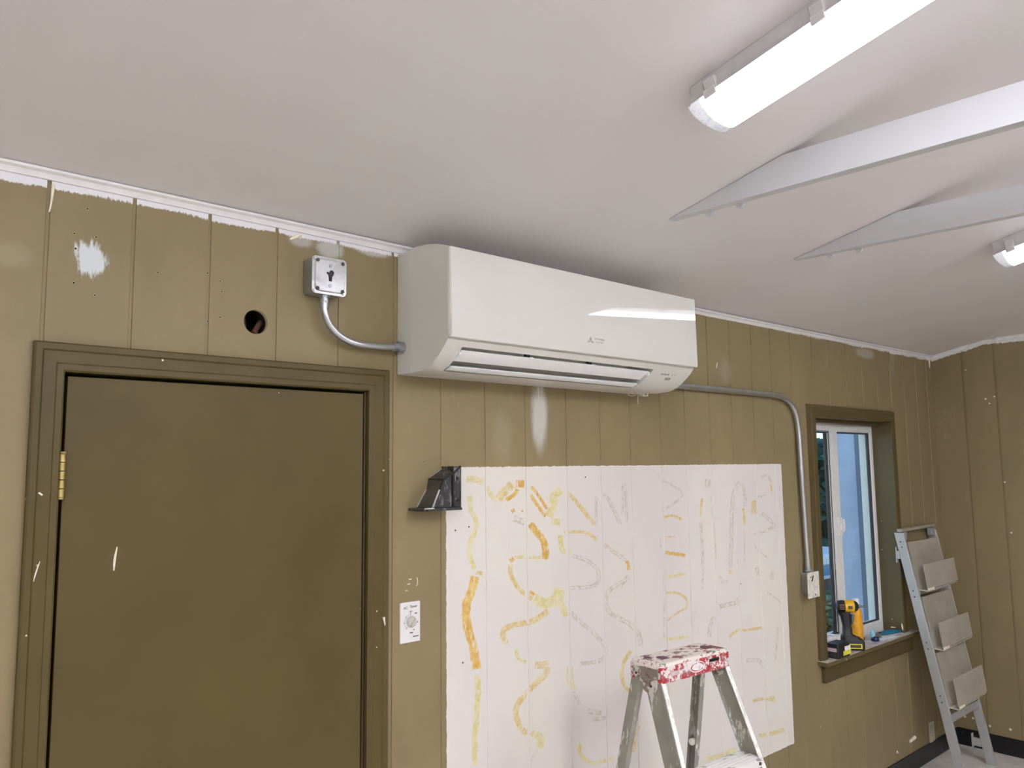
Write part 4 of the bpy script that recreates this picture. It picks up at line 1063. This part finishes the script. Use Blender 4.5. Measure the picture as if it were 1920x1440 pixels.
for zt_, zb_, zf in ((1.272, 1.014, 1.150), (.972, .700, .838), (.672, .395, .545)):
    x0, x1 = xl(zt_) + .006, xr(zt_) - .004
    pk_t, pk_b = ry(zt_), ry(zb_)
    mb = MB(); mb.loft([[(x0, pk_t - .003, zt_), (x1, pk_t - .003, zt_), (x1, pk_t, zt_), (x0, pk_t, zt_)], [(x0, pk_b - .003, zb_), (x1, pk_b - .003, zb_), (x1, pk_b, zb_), (x0, pk_b, zb_)]])
    pk = mb.build('pocket_back', M_acr, rk)
    d = .052; f0, f1 = ry(zf) - d, ry(zb_) - d * .86
    mb = MB(); mb.loft([[(x0 + .01, f0 - .003, zf), (x1 + .03, f0 - .003, zf + .006), (x1 + .03, f0, zf + .006), (x0 + .01, f0, zf)], [(x0 + .01, f1 - .003, zb_), (x1 + .025, f1 - .003, zb_ + .012), (x1 + .025, f1, zb_ + .012), (x0 + .01, f1, zb_)]])
    mb.build('pocket_front', M_acr, rk)
    mb = MB(); mb.loft([[(x0, pk_b, zb_), (x1, pk_b, zb_), (x1 + .025, f1, zb_ + .006), (x0 + .01, f1, zb_ - .004)], [(x0, pk_b, zb_ - .004), (x1, pk_b, zb_ - .004), (x1 + .025, f1, zb_ + .002), (x0 + .01, f1, zb_ - .010)]])
    mb.build('pocket_base', M_crease, rk)
    mb = MB(); mb.box(x0 + .01, x0 + .09, f1 - .006, f1 - .003, zb_ - .004, zb_ + .010); mb.build('torn_film', M_cream, rk)

# ------------------------------------------------------------------ things on the window sill
ZS = 0.7645
M_yel = plain('tool_yellow', lin(232, 176, 28), 0.4); M_tblk = plain('tool_black', lin(24, 24, 25), 0.5); M_grey = plain('tool_grey', lin(120, 118, 116), 0.35, 0.6)
M_lab = plain('pink_grey_label', lin(196, 176, 178), 0.5); M_ylab = plain('yellow_label', lin(220, 214, 70), 0.5); M_wlab = plain('white_label', lin(230, 228, 222), 0.5)
dr = thing('cordless_drill', (4.095, .008, ZS), 'yellow and black cordless drill standing on its battery on the window sill', 'drill', (0, 0, math.radians(-50)))
mb = MB(); mb.loft([[(x, y, z) for x, y in rrect(.014, 0, a, b, r)] for z, a, b, r in ((0.0, .104, .066, .012), (.008, .110, .072, .014), (.040, .110, .072, .014), (.052, .100, .066, .014))])
bt = mb.build('battery', M_tblk, dr, smooth=35, local=True)
mb = MB(); mb.box(-.014, .052, -.0372, -.035, .010, .034); lb_ = mb.build('label', M_ylab, bt, local=True)
mb = MB(); mb.box(-.008, .046, -.0380, -.0365, .015, .029); mb.build('label_panel', plain('dark_brown_label', lin(72, 48, 24), .5), bt, local=True)
mb = MB(); mb.loft([[(x + dx, y, z) for x, y in rrect(0, 0, a, b, min(a, b) * .4)] for z, a, b, dx in ((.050, .100, .060, .008), (.062, .092, .056, .004), (.070, .070, .046, -.006), (.078, .048, .036, -.010), (.120, .042, .034, -.010), (.165, .046, .036, -.016), (.190, .064, .042, -.022))])
mb.build('handle', M_tblk, dr, smooth=50, local=True)
mb = MB(); mb.loft([[(x + dx, y, z) for x, y in rrect(0, 0, a, .037, .008)] for z, a, dx in ((.128, .010, .016), (.150, .016, .016), (.178, .018, .020))]); mb.build('trigger', M_grey, dr, smooth=40, local=True)
mb = MB(); mb.lathe([(.016, -.056), (.024, -.053), (.029, -.044), (.0305, -.026), (.030, -.016)], (0, 0, .218), 24, 'X'); mb.build('motor_cap', M_tblk, dr, smooth=40, local=True)
mb = MB(); mb.lathe([(.0305, -.018), (.0318, -.010), (.0318, .018), (.030, .028)], (0, 0, .218), 24, 'X'); hs = mb.build('gear_case', M_yel, dr, smooth=40, local=True)
mb = MB(); mb.box(-.006, .016, -.0330, -.0300, .208, .224); mb.build('label', plain('dark_label', lin(92, 70, 20), .5), hs, local=True)
mb = MB(); mb.lathe([(.0302, .026), (.029, .034), (.023, .044), (.014, .051)], (0, 0, .218), 24, 'X'); mb.build('nose', M_tblk, dr, smooth=40, local=True)
mb = MB(); mb.lathe([(.0100, .048), (.0100, .059), (.0055, .062), (.005, .090), (.003, .093)], (0, 0, .218), 16, 'X'); mb.build('drill_bit', M_grey, dr, smooth=40, local=True)
mb = MB()
for k in range(3): mb.box(-.046, -.022, -.0310, -.026, .206 + k * .010, .209 + k * .010)
mb.build('vent', plain('ochre_vent', lin(150, 118, 50), .5), dr, local=True)

sb = thing('battery_pack', (3.905, -.019, ZS), 'black spare battery pack with a yellow label, at the left end of the window sill', 'battery')
mb = MB(); mb.loft([[(x, y, ZS + z) for x, y in rrect(3.905, -.019, a, b, .008)] for z, a, b in ((0.0, .124, .070), (.006, .128, .076), (.050, .128, .076), (.058, .118, .070), (.068, .110, .060))])
p_ = mb.build('case', M_tblk, sb, smooth=35)
mb = MB(); mb.box(3.839, 3.842, -.048, .010, ZS + .032, ZS + .050); mb.build('end_label', M_lab, p_)
mb = MB(); mb.box(3.890, 3.968, -.0585, -.0563, ZS + .010, ZS + .032); mb.build('side_label', M_ylab, p_)
mb = MB(); mb.box(3.906, 3.964, -.0585, -.0563, ZS + .032, ZS + .052); mb.build('side_label', M_wlab, p_)
mb = MB()
for k in range(3): mb.box(3.8395, 3.842, -.046, .008, ZS + .008 + k * .008, ZS + .0105 + k * .008)
mb.build('end_groove', M_grey, p_)

M_bot = plain('amber_bottle', lin(226, 160, 34), 0.3)
bo = thing('squeeze_bottle', (4.268, .048, ZS), 'amber yellow bottle with a white cap behind the drill on the sill', 'bottle')
mb = MB(); mb.lathe([(.0, 0), (.027, .0), (.030, .006), (.030, .135), (.028, .160), (.022, .182), (.015, .196), (.015, .205)], (4.268, .048, ZS), 28); bb = mb.build('bottle_body', M_bot, bo, smooth=50)
mb = MB(); mb.lathe([(.018, .200), (.0185, .206), (.0185, .226), (.013, .234), (.0, .235)], (4.268, .048, ZS), 24); mb.build('cap', M_wlab, bo, smooth=50)
mb = MB()
for k in range(7): mb.lathe([(.0303, .03 + k * .014), (.0312, .033 + k * .014), (.0303, .036 + k * .014)], (4.268, .048, ZS), 28)
mb.build('grip_ring', M_bot, bb, smooth=50)

tr2 = thing('small_box', (3.945, .062, ZS), 'small white box with a dark blue recessed top, behind the battery pack', 'box')
mb = MB(); mb.box(3.865, 4.032, .024, .094, ZS, ZS + .006)
for a, b, c, d in ((3.865, 4.032, .024, .029), (3.865, 4.032, .089, .094), (3.865, 3.871, .029, .089), (4.015, 4.032, .029, .089)): mb.box(a, b, c, d, ZS + .006, ZS + .078)
mb.build('shell', M_wlab, tr2, bevel=.002)
mb = MB(); mb.box(3.873, 4.013, .031, .087, ZS + .006, ZS + .066); mb.build('lining', plain('navy_lining', lin(40, 58, 100), 0.2), tr2)
mb = MB()
for x in (3.905, 3.945, 3.985): mb.lathe([(.014, .066), (.014, .070), (.0, .071)], (x, .058, ZS), 16)
mb.build('silver_disc', M_vinyl, tr2, smooth=40)

M_teal = plain('teal_grip', lin(22, 104, 132), 0.4)
pl = thing('pliers', (4.53, .02, ZS), 'pliers with teal blue handles lying on papers at the right of the sill', 'pliers')
for sgn in (-1, 1):
    h_ = MB(); pts = [(4.505, .030, ZS + .016), (4.545, .022 + sgn * .012, ZS + .017), (4.60, .012 + sgn * .018, ZS + .016), (4.665, -.002 + sgn * .014, ZS + .014)]
    h_.tube(bez(pts, 5), [q[0] for q in bez([(.006,), (.008,), (.008,), (.006,)], 5)], 10); h_.build('handle', M_teal, pl, smooth=60)
mb = MB(); mb.loft([[(x, y + .036, ZS + .006 + z) for y, z in ((-a, 0), (a, 0), (a, .014), (-a, .014))] for x, a in ((4.43, .003), (4.47, .009), (4.495, .013), (4.515, .008))]); mb.build('jaw', M_grey, pl, bevel=.001)
mb = MB(); mb.cyl((4.503, .033, ZS + .006), (4.503, .033, ZS + .024), .008, seg=14); mb.build('pivot', M_tblk, pl)
cl = thing('blue_clamp', (4.385, .012, ZS), 'small shiny blue spring clamp beside the pliers', 'clamp')
mb = MB(); mb.lathe([(.0, 0), (.018, 0), (.022, .006), (.020, .016), (.010, .024)], (4.378, .004, ZS), 20); mb.build('base', plain('navy_plastic', lin(34, 48, 92), .25), cl, smooth=50)
mb = MB(); mb.loft([[(4.375 + x, .014 + y, ZS + .020 + z) for x, y in rrect(0, 0, a, a * .6, a * .2)] for z, a in ((0, .026), (.020, .034), (.036, .022), (.042, .010))]); mb.build('jaw', plain('pale_blue_plastic', lin(150, 205, 226), .15), cl, smooth=50)
for i, (cx, cy, a, w_, l_, lab) in enumerate(((4.50, -.010, -.12, .17, .042, 'white slip of paper under the jaws of the pliers, at the sill edge'), (4.565, .020, -.25, .15, .05, 'white card under the teal handles of the pliers'))):
    t = thing('paper_slip', (cx, cy, ZS), lab, 'paper', (0, 0, a))
    z0 = .0005 + i * .0012 + (.002 if i else 0)
    mb = MB(); mb.loft([[(-w_ / 2, -l_ / 2, z), (w_ / 2, -l_ / 2, z), (w_ / 2, l_ / 2, z), (-w_ / 2, l_ / 2, z)] for z in (z0, z0 + .0015)]); mb.build('sheet', M_wlab, t, local=True)
cp = thing('red_cap', (4.352, .072, ZS), 'tiny dark red cap beside the amber bottle', 'cap')
mb = MB(); mb.lathe([(.0, 0), (.010, 0), (.011, .010), (.008, .014), (0, .015)], (4.352, .060, ZS), 16); mb.build('shell', plain('dark_red', lin(96, 24, 40), .4), cp, smooth=40)

# ------------------------------------------------------------------ outside the window
n_ = N('shaded_ground'); M_ground = n_.fin(n_.mix(n_.ramp(n_.noise(2.0, 5), .4, .6), lin(96, 92, 80), lin(120, 116, 100)), .9)
mb = MB(); mb.box(-6, 24, .6, 26, -.55, -.45); mb.build('ground', M_ground, kind='structure')
ob = thing('neighbouring_building', (7.0, .4, -.45), 'pale building wall with a vertical post, seen through the right pane of the window', 'building')
M_stuc = plain('pale_render', lin(186, 196, 218), 0.8, var=0.05, scale=2.5); M_stuc2 = plain('recess_shade', lin(120, 130, 146), 0.8, var=0.04, scale=2.5)
mb = MB(); mb.box(7.06, 10.0, .30, 1.52, -.45, 4.2); mb.build('wall', M_stuc, ob)
mb = MB(); mb.box(7.03, 7.06, 1.20, 1.305, -.45, 4.2); mb.build('recess_strip', M_stuc2, ob)  # raised strip; the shade of a recess is put into its colour
mb = MB(); mb.box(7.00, 7.05, 1.150, 1.210, -.45, 4.2); ps = mb.build('post', plain('pale_post', lin(196, 204, 216), .6), ob)
for z in (2.0, .95, .1):
    mb = MB(); mb.cyl((6.990, 1.180, z), (7.005, 1.180, z), .016, seg=10); mb.build('bolt', M_inkd, ps)
fc = thing('board_fence', (9.5, 3.6, -.45), 'dark board fence low outside, seen through the left pane', 'fence')
mb = MB()
for k in range(30): mb.box(8.0 + k * .16, 8.15 + k * .16, 3.45, 3.47, -.45, .16)
mb.build('boards', plain('dark_boards', lin(84, 78, 76), .8, var=.12, scale=4), fc)
mb = MB(); mb.box(7.95, 12.85, 3.42, 3.47, .16, .19); mb.build('top_rail', plain('pale_rail', lin(206, 210, 214), .6), fc)
bx = thing('storage_box', (11.5, 4.2, -.45), 'white lidded pale blue box outside, seen low through the left pane', 'box')
mb = MB(); mb.box(10.7, 12.4, 3.9, 4.5, -.45, .22); mb.build('body', plain('pale_blue_box', lin(150, 196, 222), .5), bx)
mb = MB(); mb.box(10.65, 12.45, 3.85, 4.55, .22, .39); mb.build('lid', plain('white_lid', lin(240, 242, 244), .5), bx, bevel=.03)
def shrub(c, r, hgt, n, mat, label, seed, name='leafy_shrub', leaf=.11):
    rnd = random.Random(seed); t = thing(name, (c[0], c[1], -.45), label, 'shrub' if name == 'leafy_shrub' else 'tree')
    mb = MB()
    for k in range(n):
        a = rnd.random() * 2 * PI; q = rnd.random() ** .5; hz = rnd.random()
        rr = r * (0.55 + .45 * math.sin(PI * min(1, hz * .9 + .12))) * q
        p = Vector((c[0] + rr * math.cos(a), c[1] + rr * math.sin(a), -.45 + hgt * (.03 + .97 * hz)))
        u = Vector((rnd.uniform(-1, 1), rnd.uniform(-1, 1), rnd.uniform(-.6, .6))).normalized(); v = u.orthogonal().normalized(); l = leaf * rnd.uniform(.6, 1.3)
        mb.add([p - u * l, p + v * l * .45, p + u * l, p - v * l * .45], [(0, 1, 2, 3)], 0)
    mb.build('foliage', mat, t)
    mb = MB(); mb.cyl((c[0], c[1], -.45), (c[0], c[1], -.45 + hgt * .6), .07, .03, 10); mb.build('trunk', plain('bark', lin(80, 66, 52), .9), t)
M_leaf = plain('dark_leaf', lin(50, 92, 76), .6, var=.25, scale=3); M_leaf2 = plain('mid_leaf', lin(84, 112, 78), .6, var=.25, scale=5)
shrub((14.3, 5.9), 1.3, 2.62, 2600, M_leaf, 'dark green tree outside, filling the upper left pane of the window', 3, 'garden_tree', .16)
shrub((18.4, 8.2), 1.3, 2.7, 1600, M_leaf, 'dark green tree farther back outside the left pane', 4, 'garden_tree', .16)
shrub((9.2, 2.75), .45, .62, 900, M_leaf2, 'leafy shrub in front of the dark fence outside the left pane', 5, 'leafy_shrub', .06)
